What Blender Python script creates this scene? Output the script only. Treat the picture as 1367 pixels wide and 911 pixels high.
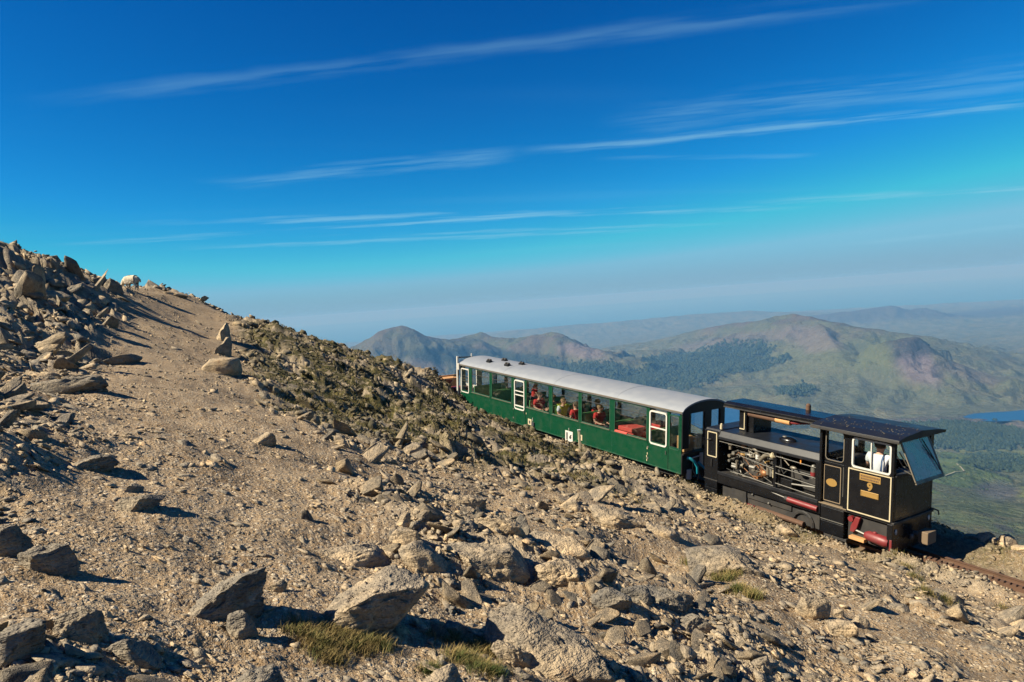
import bpy, bmesh, math
import numpy as np
from mathutils import Matrix, Vector

RAD = math.radians
for o in list(bpy.data.objects):
    bpy.data.objects.remove(o, do_unlink=True)
SC = bpy.context.scene
COL = SC.collection

# ------------------------------------------------------------------ camera
PW, PH, FPX = 1367.0, 911.0, 958.245
RI = np.array([0.99738, -0.00391, -0.07219]); UP = np.array([0.0723, 0.05392, 0.99592]); FW = np.array([0.0, 0.99854, -0.05407])
RI /= np.linalg.norm(RI); FW -= RI * (FW @ RI); FW /= np.linalg.norm(FW); UP = np.cross(RI, FW)
cam_data = bpy.data.cameras.new('camera'); cam = bpy.data.objects.new('camera', cam_data); COL.objects.link(cam)
cam_data.sensor_width = 36.0; cam_data.lens = FPX / PW * 36.0; cam_data.clip_start = 0.05; cam_data.clip_end = 250000.0
cam.matrix_world = Matrix(((RI[0], UP[0], -FW[0], 0), (RI[1], UP[1], -FW[1], 0), (RI[2], UP[2], -FW[2], 0), (0, 0, 0, 1)))
SC.camera = cam

def ray(px, py):
    v = FW * FPX + RI * (px - PW / 2) + UP * (PH / 2 - py)
    return v / np.linalg.norm(v)
def at(px, py, dist):
    """point seen at a pixel, `dist` metres ahead (horizontal forward distance)"""
    v = ray(px, py); return v * (dist / v[1])
def proj(P):
    P = np.asarray(P, float); d = P @ FW
    d = np.where(d < 1e-3, 1e-3, d)
    return PW / 2 + FPX * (P @ RI) / d, PH / 2 - FPX * (P @ UP) / d

# ------------------------------------------------------------------ sun and sky
SUN_EL, SUN_AZ = 40.0, 14.0                     # shadows run towards +X, turned SUN_AZ towards +Y
to_sun = Vector((-math.cos(RAD(SUN_AZ)) * math.cos(RAD(SUN_EL)), -math.sin(RAD(SUN_AZ)) * math.cos(RAD(SUN_EL)), math.sin(RAD(SUN_EL))))
sd = bpy.data.lights.new('sun', 'SUN'); sd.energy = 5.0; sd.angle = RAD(0.53); sd.color = (1.0, 0.89, 0.68)
sun = bpy.data.objects.new('sun', sd); COL.objects.link(sun)
sun.rotation_euler = to_sun.to_track_quat('Z', 'Y').to_euler()

SC.view_settings.view_transform = 'Standard'; SC.view_settings.look = 'None'
SC.view_settings.gamma = 1.0; SC.view_settings.exposure = 1.35; SC.view_settings.use_curve_mapping = False
SC.cycles.use_denoising = True
SC.cycles.max_bounces = 6; SC.cycles.diffuse_bounces = 3; SC.cycles.glossy_bounces = 3
SC.cycles.transparent_max_bounces = 16; SC.cycles.volume_bounces = 0
SC.cycles.use_adaptive_sampling = True

world = bpy.data.worlds.new('World'); SC.world = world; world.use_nodes = True
WT = world.node_tree; WN, WL = WT.nodes, WT.links
for n in list(WN): WN.remove(n)
def wn(t, **k):
    n = WN.new(t)
    for a, b in k.items(): setattr(n, a, b)
    return n
def wmath(op, a, b=None, c=None, clamp=False):
    n = wn('ShaderNodeMath', operation=op); n.use_clamp = clamp
    for i, s in enumerate((a, b, c)):
        if s is None: continue
        if isinstance(s, (int, float)): n.inputs[i].default_value = s
        else: WL.new(s, n.inputs[i])
    return n.outputs[0]
def wsmooth(v, lo, hi):
    n = wn('ShaderNodeMapRange', interpolation_type='SMOOTHSTEP')
    WL.new(v, n.inputs[0]); n.inputs[1].default_value = lo; n.inputs[2].default_value = hi
    return n.outputs[0]
out = wn('ShaderNodeOutputWorld'); bg = wn('ShaderNodeBackground'); WL.new(bg.outputs[0], out.inputs[0])
bg.inputs[1].default_value = 0.05
world.cycles.sampling_method = 'MANUAL'; world.cycles.sample_map_resolution = 512
sky = wn('ShaderNodeTexSky', sky_type='NISHITA'); sky.sun_disc = False
sky.sun_elevation = RAD(SUN_EL); sky.sun_rotation = math.atan2(to_sun.x, to_sun.y)
sky.altitude = 1000.0; sky.air_density = 1.0; sky.dust_density = 0.1; sky.ozone_density = 6.0
spr = wn('ShaderNodeSeparateColor'); WL.new(sky.outputs[0], spr.inputs[0]); cmb = wn('ShaderNodeCombineColor')
for i, (k, p) in enumerate(((2.45 * 10 ** -2.2, 3.2), (1.25 * 10 ** -.60, 1.60), (1.02 * 10 ** -.2, 1.2))): WL.new(wmath('MINIMUM', wmath('MULTIPLY', wmath('POWER', spr.outputs[i], p), k), (1.6, 4.1, 5.6)[i]), cmb.inputs[i])   # a clear, deep summer blue
hsv = cmb
tc = wn('ShaderNodeTexCoord'); sep = wn('ShaderNodeSeparateXYZ'); WL.new(tc.outputs['Generated'], sep.inputs[0])
zc = wmath('MAXIMUM', sep.outputs[2], 0.012)
comb = wn('ShaderNodeCombineXYZ')
WL.new(wmath('DIVIDE', sep.outputs[0], zc), comb.inputs[0]); WL.new(wmath('DIVIDE', sep.outputs[1], zc), comb.inputs[1])
PLN = comb.outputs[0]
def plane(px, py):
    v = ray(px, py); z = max(v[2], 0.012); return np.array([v[0] / z, v[1] / z])
# high vapour trails: lines on the cloud layer (ends given by the pixels they pass through), width in px at their middle, strength
TRAILS = [(0, 142, 1330, -14, 25, .17), (270, 250, 720, 200, 20, .24), (660, 207, 1500, 127, 12, .42),
          (780, 165, 1500, 92, 40, .20), (40, 330, 960, 273, 6, .50), (120, 300, 1100, 277, 8, .46), (200, 333, 900, 306, 6, .34), (380, 318, 1000, 298, 5, .30),
          (960, 272, 1500, 246, 9, .42), (1120, 330, 1500, 285, 8, .42), (780, 212, 1100, 208, 7, .16), (560, 404, 1120, 358, 5, .30)]
def wnoise(scale, detail, rough, vec=PLN, stretch=None, rot=0.0):
    n = wn('ShaderNodeTexNoise'); n.inputs['Scale'].default_value = scale; n.inputs['Detail'].default_value = detail; n.inputs['Roughness'].default_value = rough
    if stretch:
        m = wn('ShaderNodeMapping', vector_type='TEXTURE'); m.inputs['Scale'].default_value = stretch; m.inputs['Rotation'].default_value = (0, 0, rot)
        WL.new(vec, m.inputs[0]); vec = m.outputs[0]
    WL.new(vec, n.inputs['Vector']); return n.outputs[0]
cloud = None; TEX = {}
wob = wmath('SUBTRACT', wnoise(1.6, 3.0, .55), 0.5)
for i, (x0, y0, x1, y1, wpx, alpha) in enumerate(TRAILS):
    A, B = plane(x0, y0), plane(x1, y1); L = np.linalg.norm(B - A); u = (B - A) / L; nrm = np.array([-u[1], u[0]])
    mx, my = (max(x0, 0) + min(x1, 1367)) / 2, None
    k = (mx - x0) / (x1 - x0); my = y0 + k * (y1 - y0)
    w = abs((plane(mx, my + wpx / 2) - plane(mx, my - wpx / 2)) @ nrm)
    sub = wn('ShaderNodeVectorMath', operation='SUBTRACT'); WL.new(PLN, sub.inputs[0]); sub.inputs[1].default_value = (A[0], A[1], 0)
    dn = wn('ShaderNodeVectorMath', operation='DOT_PRODUCT'); WL.new(sub.outputs[0], dn.inputs[0]); dn.inputs[1].default_value = (nrm[0], nrm[1], 0)
    ds = wn('ShaderNodeVectorMath', operation='DOT_PRODUCT'); WL.new(sub.outputs[0], ds.inputs[0]); ds.inputs[1].default_value = (u[0] / L, u[1] / L, 0)
    d = wmath('ABSOLUTE', wmath('ADD', dn.outputs['Value'], wmath('MULTIPLY', wob, w * 1.1)))
    body = wsmooth(d, w * 0.75, 0.0)
    ends = wmath('MULTIPLY', wsmooth(ds.outputs['Value'], 0.0, 0.22), wsmooth(ds.outputs['Value'], 1.0, 0.80))
    ang = math.atan2(u[1], u[0])
    key = 0 if wpx > 9 else 1
    if key not in TEX: TEX[key] = wsmooth(wnoise(0.9 / w, 3.5, .64, stretch=(5.0, 1.0, 1.0), rot=ang), 0.34, 0.64)
    tex = TEX[key]
    term = wmath('MULTIPLY', wmath('MULTIPLY', body, ends), wmath('MULTIPLY', tex, alpha))
    cloud = term if cloud is None else wmath('MAXIMUM', cloud, term)
veil = wmath('MULTIPLY', wsmooth(wnoise(0.22, 4.0, .6, stretch=(4.5, 1.0, 1.0), rot=0.35), 0.52, 0.80), 0.13)
cloud = wmath('MAXIMUM', cloud, veil)
mixc = wn('ShaderNodeMixRGB'); WL.new(cloud, mixc.inputs[0]); WL.new(hsv.outputs[0], mixc.inputs[1]); mixc.inputs[2].default_value = (2.35, 4.9, 6.3, 1)
# the layer of summer murk lying along the horizon, the same all round
murk_f = wmath('MULTIPLY', wsmooth(sep.outputs[2], 0.058, 0.006), 0.92)
mixm = wn('ShaderNodeMixRGB'); WL.new(murk_f, mixm.inputs[0]); WL.new(mixc.outputs[0], mixm.inputs[1]); mixm.inputs[2].default_value = (1.82, 3.30, 4.45, 1)
WL.new(mixm.outputs[0], bg.inputs[0])

# ------------------------------------------------------------------ helpers: tagging, noise, meshes, materials
def tag(o, label=None, cat=None, group=None, kind=None):
    if label: o['label'] = label
    if cat: o['category'] = cat
    if group: o['group'] = group
    if kind: o['kind'] = kind
    return o

_r = np.random.RandomState(7); _perm = _r.permutation(4096); _gr = _r.uniform(0, 2 * np.pi, 4096)
_gx, _gy = np.cos(_gr), np.sin(_gr); _g3 = _r.normal(size=(4096, 3)); _g3 /= np.linalg.norm(_g3, axis=1)[:, None]; _rv = _r.uniform(0, 1, (4096, 4))
def _h(i, j, s=0): return _perm[(_perm[(i + s * 131) & 4095] + j) & 4095]
def pn(x, y, s=0):
    xi = np.floor(x).astype(int); yi = np.floor(y).astype(int); fx = x - xi; fy = y - yi
    u = fx * fx * fx * (fx * (fx * 6 - 15) + 10); v = fy * fy * fy * (fy * (fy * 6 - 15) + 10)
    def g(a, b):
        k = _h(xi + a, yi + b, s); return _gx[k] * (fx - a) + _gy[k] * (fy - b)
    return ((g(0, 0) * (1 - u) + g(1, 0) * u) * (1 - v) + (g(0, 1) * (1 - u) + g(1, 1) * u) * v) * 1.5
def fbm(x, y, o=4, s=0, gain=.5):
    t = 0; a = 1
    for k in range(o): t = t + a * pn(x, y, s + k); x = x * 2.03 + 7.7; y = y * 2.03 - 3.1; a *= gain
    return t
def ridged(x, y, o=4, s=0):
    t = 0; a = 1
    for k in range(o): t = t + a * (1 - np.abs(pn(x, y, s + k)) * 2); x = x * 2.1 + 3.3; y = y * 2.1 + 1.9; a *= .5
    return t
def pn3(P, s=0):
    I = np.floor(P).astype(int); F = P - I; U = F * F * F * (F * (F * 6 - 15) + 10); t = 0
    for a in (0, 1):
        for b in (0, 1):
            for c in (0, 1):
                k = _perm[(_perm[(_perm[(I[:, 0] + a + s * 57) & 4095] + I[:, 1] + b) & 4095] + I[:, 2] + c) & 4095]
                w = (U[:, 0] if a else 1 - U[:, 0]) * (U[:, 1] if b else 1 - U[:, 1]) * (U[:, 2] if c else 1 - U[:, 2])
                t = t + w * ((F - np.array([a, b, c])) * _g3[k]).sum(1)
    return t * 1.5
def cells(x, y, s=0):
    """angular plates: per point the nearest jittered cell -> (height 0..1, tilt term, edge distance)"""
    xi = np.floor(x).astype(int); yi = np.floor(y).astype(int)
    b1 = np.full(x.shape, 9.0); b2 = np.full(x.shape, 9.0); hh = np.zeros(x.shape); tt = np.zeros(x.shape)
    for a in (-1, 0, 1):
        for b in (-1, 0, 1):
            k = _h(xi + a, yi + b, s); dx = x - (xi + a + .1 + .8 * _rv[k, 0]); dy = y - (yi + b + .1 + .8 * _rv[k, 1])
            d = np.hypot(dx, dy); m = d < b1
            b2 = np.where(m, b1, np.minimum(b2, d)); b1 = np.where(m, d, b1)
            hh = np.where(m, _rv[k, 2], hh); tt = np.where(m, dx * (_rv[k, 3] - .75) + dy * (_rv[k, 2] - .5) * .8, tt)
    return hh, tt, b2 - b1
def sstep(x, a, b):
    t = np.clip((x - a) / (b - a), 0, 1); return t * t * (3 - 2 * t)
def seg_dist(x, y, pts):
    """distance to a polyline, position along it (index units)"""
    best = np.full(np.shape(x), 1e12); par = np.zeros(np.shape(x))
    for i in range(len(pts) - 1):
        ax, ay = pts[i][:2]; bx_, by_ = pts[i + 1][:2]; dx, dy = bx_ - ax, by_ - ay
        t = np.clip(((x - ax) * dx + (y - ay) * dy) / (dx * dx + dy * dy), 0, 1)
        d = np.hypot(x - ax - t * dx, y - ay - t * dy); m = d < best
        best = np.where(m, d, best); par = np.where(m, i + t, par)
    return best, par

def mesh_np(name, V, F, mat=None, smooth=False, attrs=None):
    """V (n,3); F (m,k) of one polygon size, or a list of faces"""
    me = bpy.data.meshes.new(name)
    if isinstance(F, np.ndarray):
        k = F.shape[1]; me.vertices.add(len(V)); me.vertices.foreach_set('co', np.ascontiguousarray(V, np.float32).ravel())
        me.loops.add(F.size); me.loops.foreach_set('vertex_index', np.ascontiguousarray(F, np.int32).ravel())
        me.polygons.add(len(F)); me.polygons.foreach_set('loop_start', np.arange(0, F.size, k, dtype=np.int32))
        me.update(calc_edges=True)
    else:
        me.from_pydata([tuple(v) for v in V], [], [tuple(f) for f in F])
    if smooth: me.polygons.foreach_set('use_smooth', np.ones(len(me.polygons), bool))
    for an, (typ, data) in (attrs or {}).items():
        a = me.attributes.new(an, typ, 'POINT')
        a.data.foreach_set('value' if typ == 'FLOAT' else 'color', np.ascontiguousarray(data, np.float32).ravel())
    if mat: me.materials.append(mat)
    me.validate(); return me
def link(name, me, parent=None, M=None):
    o = bpy.data.objects.new(name, me); COL.objects.link(o)
    if parent is not None: o.parent = parent
    if M is not None: o.matrix_local = M
    return o
def empty(name, M=None, parent=None):
    o = bpy.data.objects.new(name, None); COL.objects.link(o); o.empty_display_size = .2
    if parent is not None: o.parent = parent
    if M is not None: o.matrix_world = M
    return o

class NT:
    def __init__(s, name):
        s.m = bpy.data.materials.new(name); s.m.use_nodes = True; s.t = s.m.node_tree; s.N = s.t.nodes; s.L = s.t.links
        s.b = s.N['Principled BSDF']
    def n(s, t, **k):
        x = s.N.new(t)
        for a, b in k.items(): setattr(x, a, b)
        return x
    def put(s, sock, v):
        if hasattr(v, 'is_linked'): s.L.new(v, sock)
        elif isinstance(v, tuple) and len(v) == 3 and sock.type == 'RGBA': sock.default_value = (*v, 1)
        else: sock.default_value = v
    def noise(s, scale, detail=4.0, rough=.55, coord='Object', stretch=None):
        x = s.n('ShaderNodeTexNoise'); x.inputs['Scale'].default_value = scale; x.inputs['Detail'].default_value = detail; x.inputs['Roughness'].default_value = rough
        s.L.new(s.vec(coord, stretch), x.inputs['Vector']); return x.outputs[0]
    def vec(s, coord='Object', stretch=None):
        if coord == 'World': g = s.n('ShaderNodeNewGeometry').outputs['Position']
        else: g = s.n('ShaderNodeTexCoord').outputs[coord]
        if stretch:
            m = s.n('ShaderNodeMapping'); m.inputs['Scale'].default_value = stretch; s.L.new(g, m.inputs[0]); g = m.outputs[0]
        return g
    def voro(s, scale, coord='Object', feature='F1', out='Distance', stretch=None):
        x = s.n('ShaderNodeTexVoronoi', feature=feature); x.inputs['Scale'].default_value = scale
        s.L.new(s.vec(coord, stretch), x.inputs['Vector']); return x.outputs[out]
    def ramp(s, v, a, b, ca=0.0, cb=1.0):
        x = s.n('ShaderNodeMapRange', interpolation_type='SMOOTHSTEP'); s.put(x.inputs[0], v)
        for i, q in enumerate((a, b, ca, cb)): x.inputs[i + 1].default_value = q
        return x.outputs[0]
    def mix(s, f, a, b, mode='MIX'):
        x = s.n('ShaderNodeMixRGB', blend_type=mode); s.put(x.inputs[0], f); s.put(x.inputs[1], a); s.put(x.inputs[2], b); return x.outputs[0]
    def math(s, op, a, b=0.0):
        x = s.n('ShaderNodeMath', operation=op); s.put(x.inputs[0], a); s.put(x.inputs[1], b); return x.outputs[0]
    def attr(s, name, out='Fac'):
        x = s.n('ShaderNodeAttribute'); x.attribute_name = name; return x.outputs[out]
    def rand(s): return s.n('ShaderNodeObjectInfo').outputs['Random']
    def bump(s, h, dist=.01, strength=1.0, prev=None):
        x = s.n('ShaderNodeBump'); x.inputs['Strength'].default_value = strength; x.inputs['Distance'].default_value = dist
        s.put(x.inputs['Height'], h)
        if prev is not None: s.L.new(prev, x.inputs['Normal'])
        return x.outputs[0]
    def fin(s, color, rough=.8, metal=0.0, normal=None, spec=None):
        s.put(s.b.inputs['Base Color'], color); s.put(s.b.inputs['Roughness'], rough); s.put(s.b.inputs['Metallic'], metal)
        if normal is not None: s.L.new(normal, s.b.inputs['Normal'])
        if spec is not None: s.b.inputs['Specular IOR Level'].default_value = spec
        return s.m

def paint(name, c, rough=.4, metal=0.0, dirt=.25, dirtc=(.10, .085, .065), spec=None):
    t = NT(name); n = t.noise(3.0, 6.0, .65); f = t.ramp(n, .45, .75, 0.0, dirt)
    f2 = t.ramp(t.noise(40.0, 3.0), .3, .8, 0.0, dirt * .5)
    col = t.mix(f2, t.mix(f, c, dirtc), tuple(q * .6 for q in c))
    return t.fin(col, t.ramp(n, .3, .8, rough * .85, min(1, rough * 1.4)), metal, t.bump(t.noise(60.0, 3.0), .002, .25), spec)

# ------------------------------------------------------------------ the lie of the land round the camera
TC = dict(o=np.array([-2.60005115, 33.37970044, -4.67317799]), t=np.array([0.56048358, -0.82421624, -0.08078211]), v=np.array([0.82559649, 0.56375762, -0.02382838]), n=np.array([0.06518126, -0.05333801, 0.99644692]))
TL = dict(o=np.array([5.50264783, 21.48829317, -5.84814013]), t=np.array([0.53204034, -0.84395777, -0.06832541]), v=np.array([0.84468091, 0.53462433, -0.02628648]), n=np.array([0.05871311, -0.0437277, 0.99731673]))
def frame_m(T): return Matrix([[T['t'][i], T['v'][i], T['n'][i], T['o'][i]] for i in range(3)] + [[0, 0, 0, 1]])
def fp(T, x, y, z): return T['o'] + T['t'] * x + T['v'] * y + T['n'] * z
RAIL = -0.50                                                  # rail top in the vehicles' frames
track = [fp(TC, s, 1.0, RAIL) for s in np.arange(-20, 13.1, 1.5)] + [fp(TL, s, .875, RAIL) for s in np.arange(0.5, 18, 1.5)]
track = np.array(track)
track[:, 2] = np.convolve(np.pad(track[:, 2], 2, mode='edge'), np.ones(5) / 5, 'valid')

CP = []                                                      # control points of the ground (x, y, z)
for Y in (0.2, 2, 4, 7, 10, 13):
    for q in (-.9, -.45, 0, .45, .9):
        X = q * (Y + 2.5); CP.append((X, Y, -1.62 - .13 * Y - .33 * X))
for X, Y in ((-4, -3), (0, -4), (4, -3), (0, -9), (-8, -6), (8, -6)): CP.append((X, Y, -1.62 - .13 * Y - .30 * X))
for px, py, d in ((0, 330, 26), (60, 352, 29), (120, 380, 32), (178, 391, 36), (240, 396, 37), (290, 413, 36), (350, 436, 36), (440, 466, 37), (480, 480, 37), (520, 497, 36), (560, 507, 35), (592, 515, 33.5), (612, 551, 30.5), (660, 569, 27.3), (700, 588, 25.3), (745, 602, 23.6), (790, 622, 21.5), (840, 634, 20),
                  (240, 560, 10), (240, 500, 17), (240, 452, 25), (240, 422, 31), (20, 430, 18), (20, 500, 12), (20, 600, 6.5), (20, 380, 22), (110, 470, 18), (110, 420, 24),
                  (450, 550, 18), (450, 505, 26), (600, 605, 17), (560, 545, 27), (350, 480, 26), (-150, 330, 24), (-150, 450, 14), (-320, 400, 14)):
    CP.append(tuple(at(px, py, d)))
BEY = []
for px, py, d in ((-150, 330, 24), (0, 330, 26), (120, 380, 32), (240, 396, 37), (350, 436, 36), (440, 466, 37), (520, 497, 36.5)):
    p = at(px, py, d); u = p[:2] / np.linalg.norm(p[:2])
    for e, dz in ((7, -2.6), (18, -11), (40, -32)): CP.append((p[0] + u[0] * e, p[1] + u[1] * e, p[2] + dz))
for i in range(2, len(track), 3):
    p = track[i]; tn = track[min(i + 1, len(track) - 1)] - track[i - 1]; tn = tn[:2] / np.linalg.norm(tn[:2]); nv = np.array([-tn[1], tn[0]])
    for e, dz in ((0, -.16), (2.6, -.1), (5.5, -4.2), (12, -14), (28, -36)): CP.append((p[0] + nv[0] * e, p[1] + nv[1] * e, p[2] + dz))
CP = np.array(CP)
def _tps(r2): return r2 * np.log(r2 + 1e-9) * .5
_A = _tps(((CP[:, None, :2] - CP[None, :, :2]) ** 2).sum(2)); n_ = len(CP)
_S = np.zeros((n_ + 3, n_ + 3)); _S[:n_, :n_] = _A + np.eye(n_) * .35; _S[:n_, n_] = 1; _S[:n_, n_ + 1:] = CP[:, :2]; _S[n_, :n_] = 1; _S[n_ + 1:, :n_] = CP[:, :2].T
_w = np.linalg.solve(_S, np.concatenate([CP[:, 2], np.zeros(3)]))
def base_z(x, y):
    x = np.asarray(x, float); y = np.asarray(y, float); z = _w[n_] + _w[n_ + 1] * x + _w[n_ + 2] * y
    for i in range(n_): z = z + _w[i] * _tps((x - CP[i, 0]) ** 2 + (y - CP[i, 1]) ** 2)
    return z
def hit(px, py, fn, t0=1.2, t1=70.0, n=1600):
    d = ray(px, py); t = np.exp(np.linspace(math.log(t0), math.log(t1), n)); P = d[None] * t[:, None]
    b = P[:, 2] < fn(P[:, 0], P[:, 1]); i = int(np.argmax(b)) if b.any() else None
    return None if i is None else P[i]
# the trodden path, as seen from its near end to the crest
PATH = np.array([hit(*q, base_z)[:2] for q in ((430, 905), (330, 800), (300, 700), (262, 600), (240, 520), (235, 460), (245, 420), (238, 402))] )
def path_mask(x, y):
    d, p = seg_dist(x, y, PATH); r = np.hypot(x, y); wdt = .95 + .036 * r
    return 1 - sstep(d + .25 * wdt * fbm(x * .5, y * .5, 3, 40), wdt * .6, wdt * 1.35)
def rough_mask(x, y):
    """broken rock: the crags on the rise, the slope above the line and outcrops between"""
    m = sstep(fbm(x * .22 + 3, y * .22, 3, 11), -.05, .55)
    crag = sstep(-x - .38 * y, 1.0, 5.0) * sstep(y, 9, 16)
    mid = sstep(y, 11, 16) * sstep(x + .42 * y, .2, 2.5) * (1 - sstep(x - .3 * y, -3.0, 1.5))
    return np.clip(m * .75 + crag * 1.0 + mid * .9, 0, 1.25) * (1 - path_mask(x, y))
def moss_shade_mask(x, y):  # real moss, plus shade painted onto the slope turned from the sun
    mid = sstep(y, 11, 17) * sstep(x + .42 * y, 0.2, 2.2) * (1 - sstep(x - .10 * y, -1.0, 2.0))
    crag = .55 * sstep(-x - .5 * y, 2.0, 6.0) * sstep(y, 18, 26)
    lee = .55 * sstep(y, 14, 17) * sstep(x, 3, 7)
    return np.clip(mid + crag + lee, 0, 1) * sstep(fbm(x * .55, y * .55, 4, 23), -.60, .0) * (1 - path_mask(x, y))
def ground_z(x, y, detail=True):
    x = np.asarray(x, float); y = np.asarray(y, float); z = base_z(x, y)
    R = rough_mask(x, y); td, tp = seg_dist(x, y, track); keep = sstep(td, .72, 1.75)
    wx = x + .35 * fbm(x * .9, y * .9, 2, 51); wy = y + .35 * fbm(x * .9, y * .9, 2, 57)
    ca, sa = math.cos(.5), math.sin(.5)
    ux, uy = (wx * ca + wy * sa), (-wx * sa + wy * ca)
    dz = (.19 * fbm(x * .35, y * .35, 3, 1) + .07 * fbm(x * .9, y * .9, 2, 15)) * (1 - .65 * path_mask(x, y)) + .030 * fbm(x * 1.6, y * 1.6, 4, 5)
    h1, t1_, e1 = cells(ux * .55, uy * .95, 3); h2, t2, e2 = cells(ux * 1.5, uy * 2.6, 9)
    far = .55 + .45 * sstep(np.hypot(x, y), 6, 16)
    dz = dz + R * far * (.26 * h1 * h1 + .36 * t1_ + .11 * h2 * h2 + .17 * t2 - .08)
    if detail:
        h3, t3, e3 = cells(wx * 5.2, wy * 7.5, 17); h4, t4, e4 = cells(x * 15, y * 19, 31)
        dz = dz + (.25 + R) * (.045 * h3 ** 2 + .05 * t3) + .012 * h4 ** 3 + .022 * R * fbm(x * 6, y * 6, 3, 71)
    k = np.clip(np.round(tp).astype(int), 0, len(track) - 1); f = np.clip(tp, 0, len(track) - 1.001); i0 = f.astype(int)
    tz = track[i0, 2] * (1 - (f - i0)) + track[np.minimum(i0 + 1, len(track) - 1), 2] * (f - i0)
    side = (x - TL['o'][0]) * TL['v'][0] + (y - TL['o'][1]) * TL['v'][1] - .875
    dz = dz + np.where(side < 0, .24, 0) * np.exp(-((td - 1.45) / .38) ** 2); keep = np.where(side < 0, sstep(td, .62, 1.25), keep)
    bed = tz - .17 + .025 * fbm(x * 4, y * 4, 3, 3)
    return np.where(td > 1.75, z + dz, bed * (1 - keep) + (z + dz * keep) * keep)

# ------------------------------------------------------------------ ground material
def make_rock_mat(name, tinted):
    t = NT(name)
    if tinted: tint = t.attr('tint'); moss = t.attr('moss')
    else:
        sc_ = t.n('ShaderNodeSeparateColor'); t.L.new(t.n('ShaderNodeObjectInfo').outputs['Color'], sc_.inputs[0]); tint, moss = sc_.outputs[0], sc_.outputs[1]
    cd = 'World' if tinted else 'Object'
    n1 = t.noise(1.6, 4.0, .62, cd); n2 = t.noise(8.0, 4.0, .68, cd); n3 = t.noise(38.0, 2.0, .6, cd)
    c = t.mix(t.ramp(n1, .36, .66), (.185, .168, .142), (.355, .292, .205))
    c = t.mix(t.ramp(n2, .50, .72, 0, .70), c, (.46, .385, .280))
    c = t.mix(t.ramp(n2, .47, .30, 0, .60), c, (.065, .060, .056))
    c = t.mix(t.math('MULTIPLY', t.ramp(n1, .56, .70, 0, .6), t.ramp(n2, .58, .40)), c, (.25, .14, .065))          # rusty staining
    c = t.mix(t.math('MULTIPLY', t.ramp(n1, .48, .38), t.ramp(n2, .60, .66, 0, .6)), c, (.38, .37, .33))           # pale lichen
    c = t.mix(1.0, c, t.mix(tint, (.62, .63, .65), (1.28, 1.15, .98)), 'MULTIPLY')
    c = t.mix(t.ramp(n3, .42, .72, 0, .40), c, (.045, .040, .036))
    c = t.mix(t.math('MULTIPLY', moss, t.ramp(n2, .36, .56, .40, .92)), c, (.040, .036, .016))
    nb = t.bump(n2, .035, .7) if tinted else t.bump(t.noise(3.0, 5.0, .68, cd, (1, 1, 3.6)), .13, .8)
    nb = t.bump(n3, .016, .9, nb)
    return t.fin(c, .88, 0, nb, .25)
M_ROCK = make_rock_mat('weathered_rock', False); M_SCREE = make_rock_mat('scree_stone', True)
def make_ground_mat():
    t = NT('stony_dirt'); cd = 'World'
    n1 = t.noise(.8, 3.0, .6, cd); n2 = t.noise(9.0, 4.0, .68, cd); n3 = t.noise(70.0, 2.0, .6, cd)
    c = t.mix(t.ramp(n1, .3, .7), (.168, .110, .058), (.252, .178, .104))
    c = t.mix(t.ramp(n2, .42, .75, 0, .7), c, (.31, .25, .172))
    def stones(scale, lo, hi, thr, k):
        x = t.n('ShaderNodeTexVoronoi'); x.inputs['Scale'].default_value = scale; t.L.new(t.vec(cd), x.inputs['Vector'])
        sp = t.n('ShaderNodeSeparateColor'); t.L.new(x.outputs['Color'], sp.inputs[0])
        m = t.math('MULTIPLY', t.ramp(sp.outputs[1], thr, thr + .06), t.ramp(x.outputs['Distance'], .55, .40, 0, k))
        return m, t.mix(sp.outputs[0], lo, hi), x.outputs['Distance']
    m1, c1, v1 = stones(24.0, (.14, .12, .10), (.44, .365, .265), .55, .9)
    m2, c2, v2 = stones(80.0, (.12, .105, .09), (.46, .385, .285), .45, .7)
    c = t.mix(m1, c, c1); c = t.mix(m2, c, c2)
    rc = t.mix(t.ramp(n1, .36, .66), (.145, .126, .104), (.355, .282, .185)); rc = t.mix(t.ramp(n2, .50, .72, 0, .7), rc, (.45, .365, .255)); rc = t.mix(t.ramp(n2, .47, .3, 0, .6), rc, (.055, .05, .047))
    c = t.mix(t.attr('rough'), c, rc)
    mc = t.mix(t.ramp(n2, .35, .7), (.028, .028, .010), (.105, .086, .030))
    c = t.mix(t.math('MULTIPLY', t.attr('moss'), t.ramp(t.noise(3.5, 3.0, .7, cd), .34, .50)), c, mc)
    hgt = t.math('ADD', t.math('MULTIPLY', t.ramp(v1, .5, .2), .018), t.math('MULTIPLY', t.ramp(v2, .5, .2), .008))
    hgt = t.math('ADD', hgt, t.math('ADD', t.math('MULTIPLY', n3, .006), t.math('MULTIPLY', n2, .03)))
    return t.fin(c, .92, 0, t.bump(hgt, 1.0, .75), .2)
M_GROUND = make_ground_mat()

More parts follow.
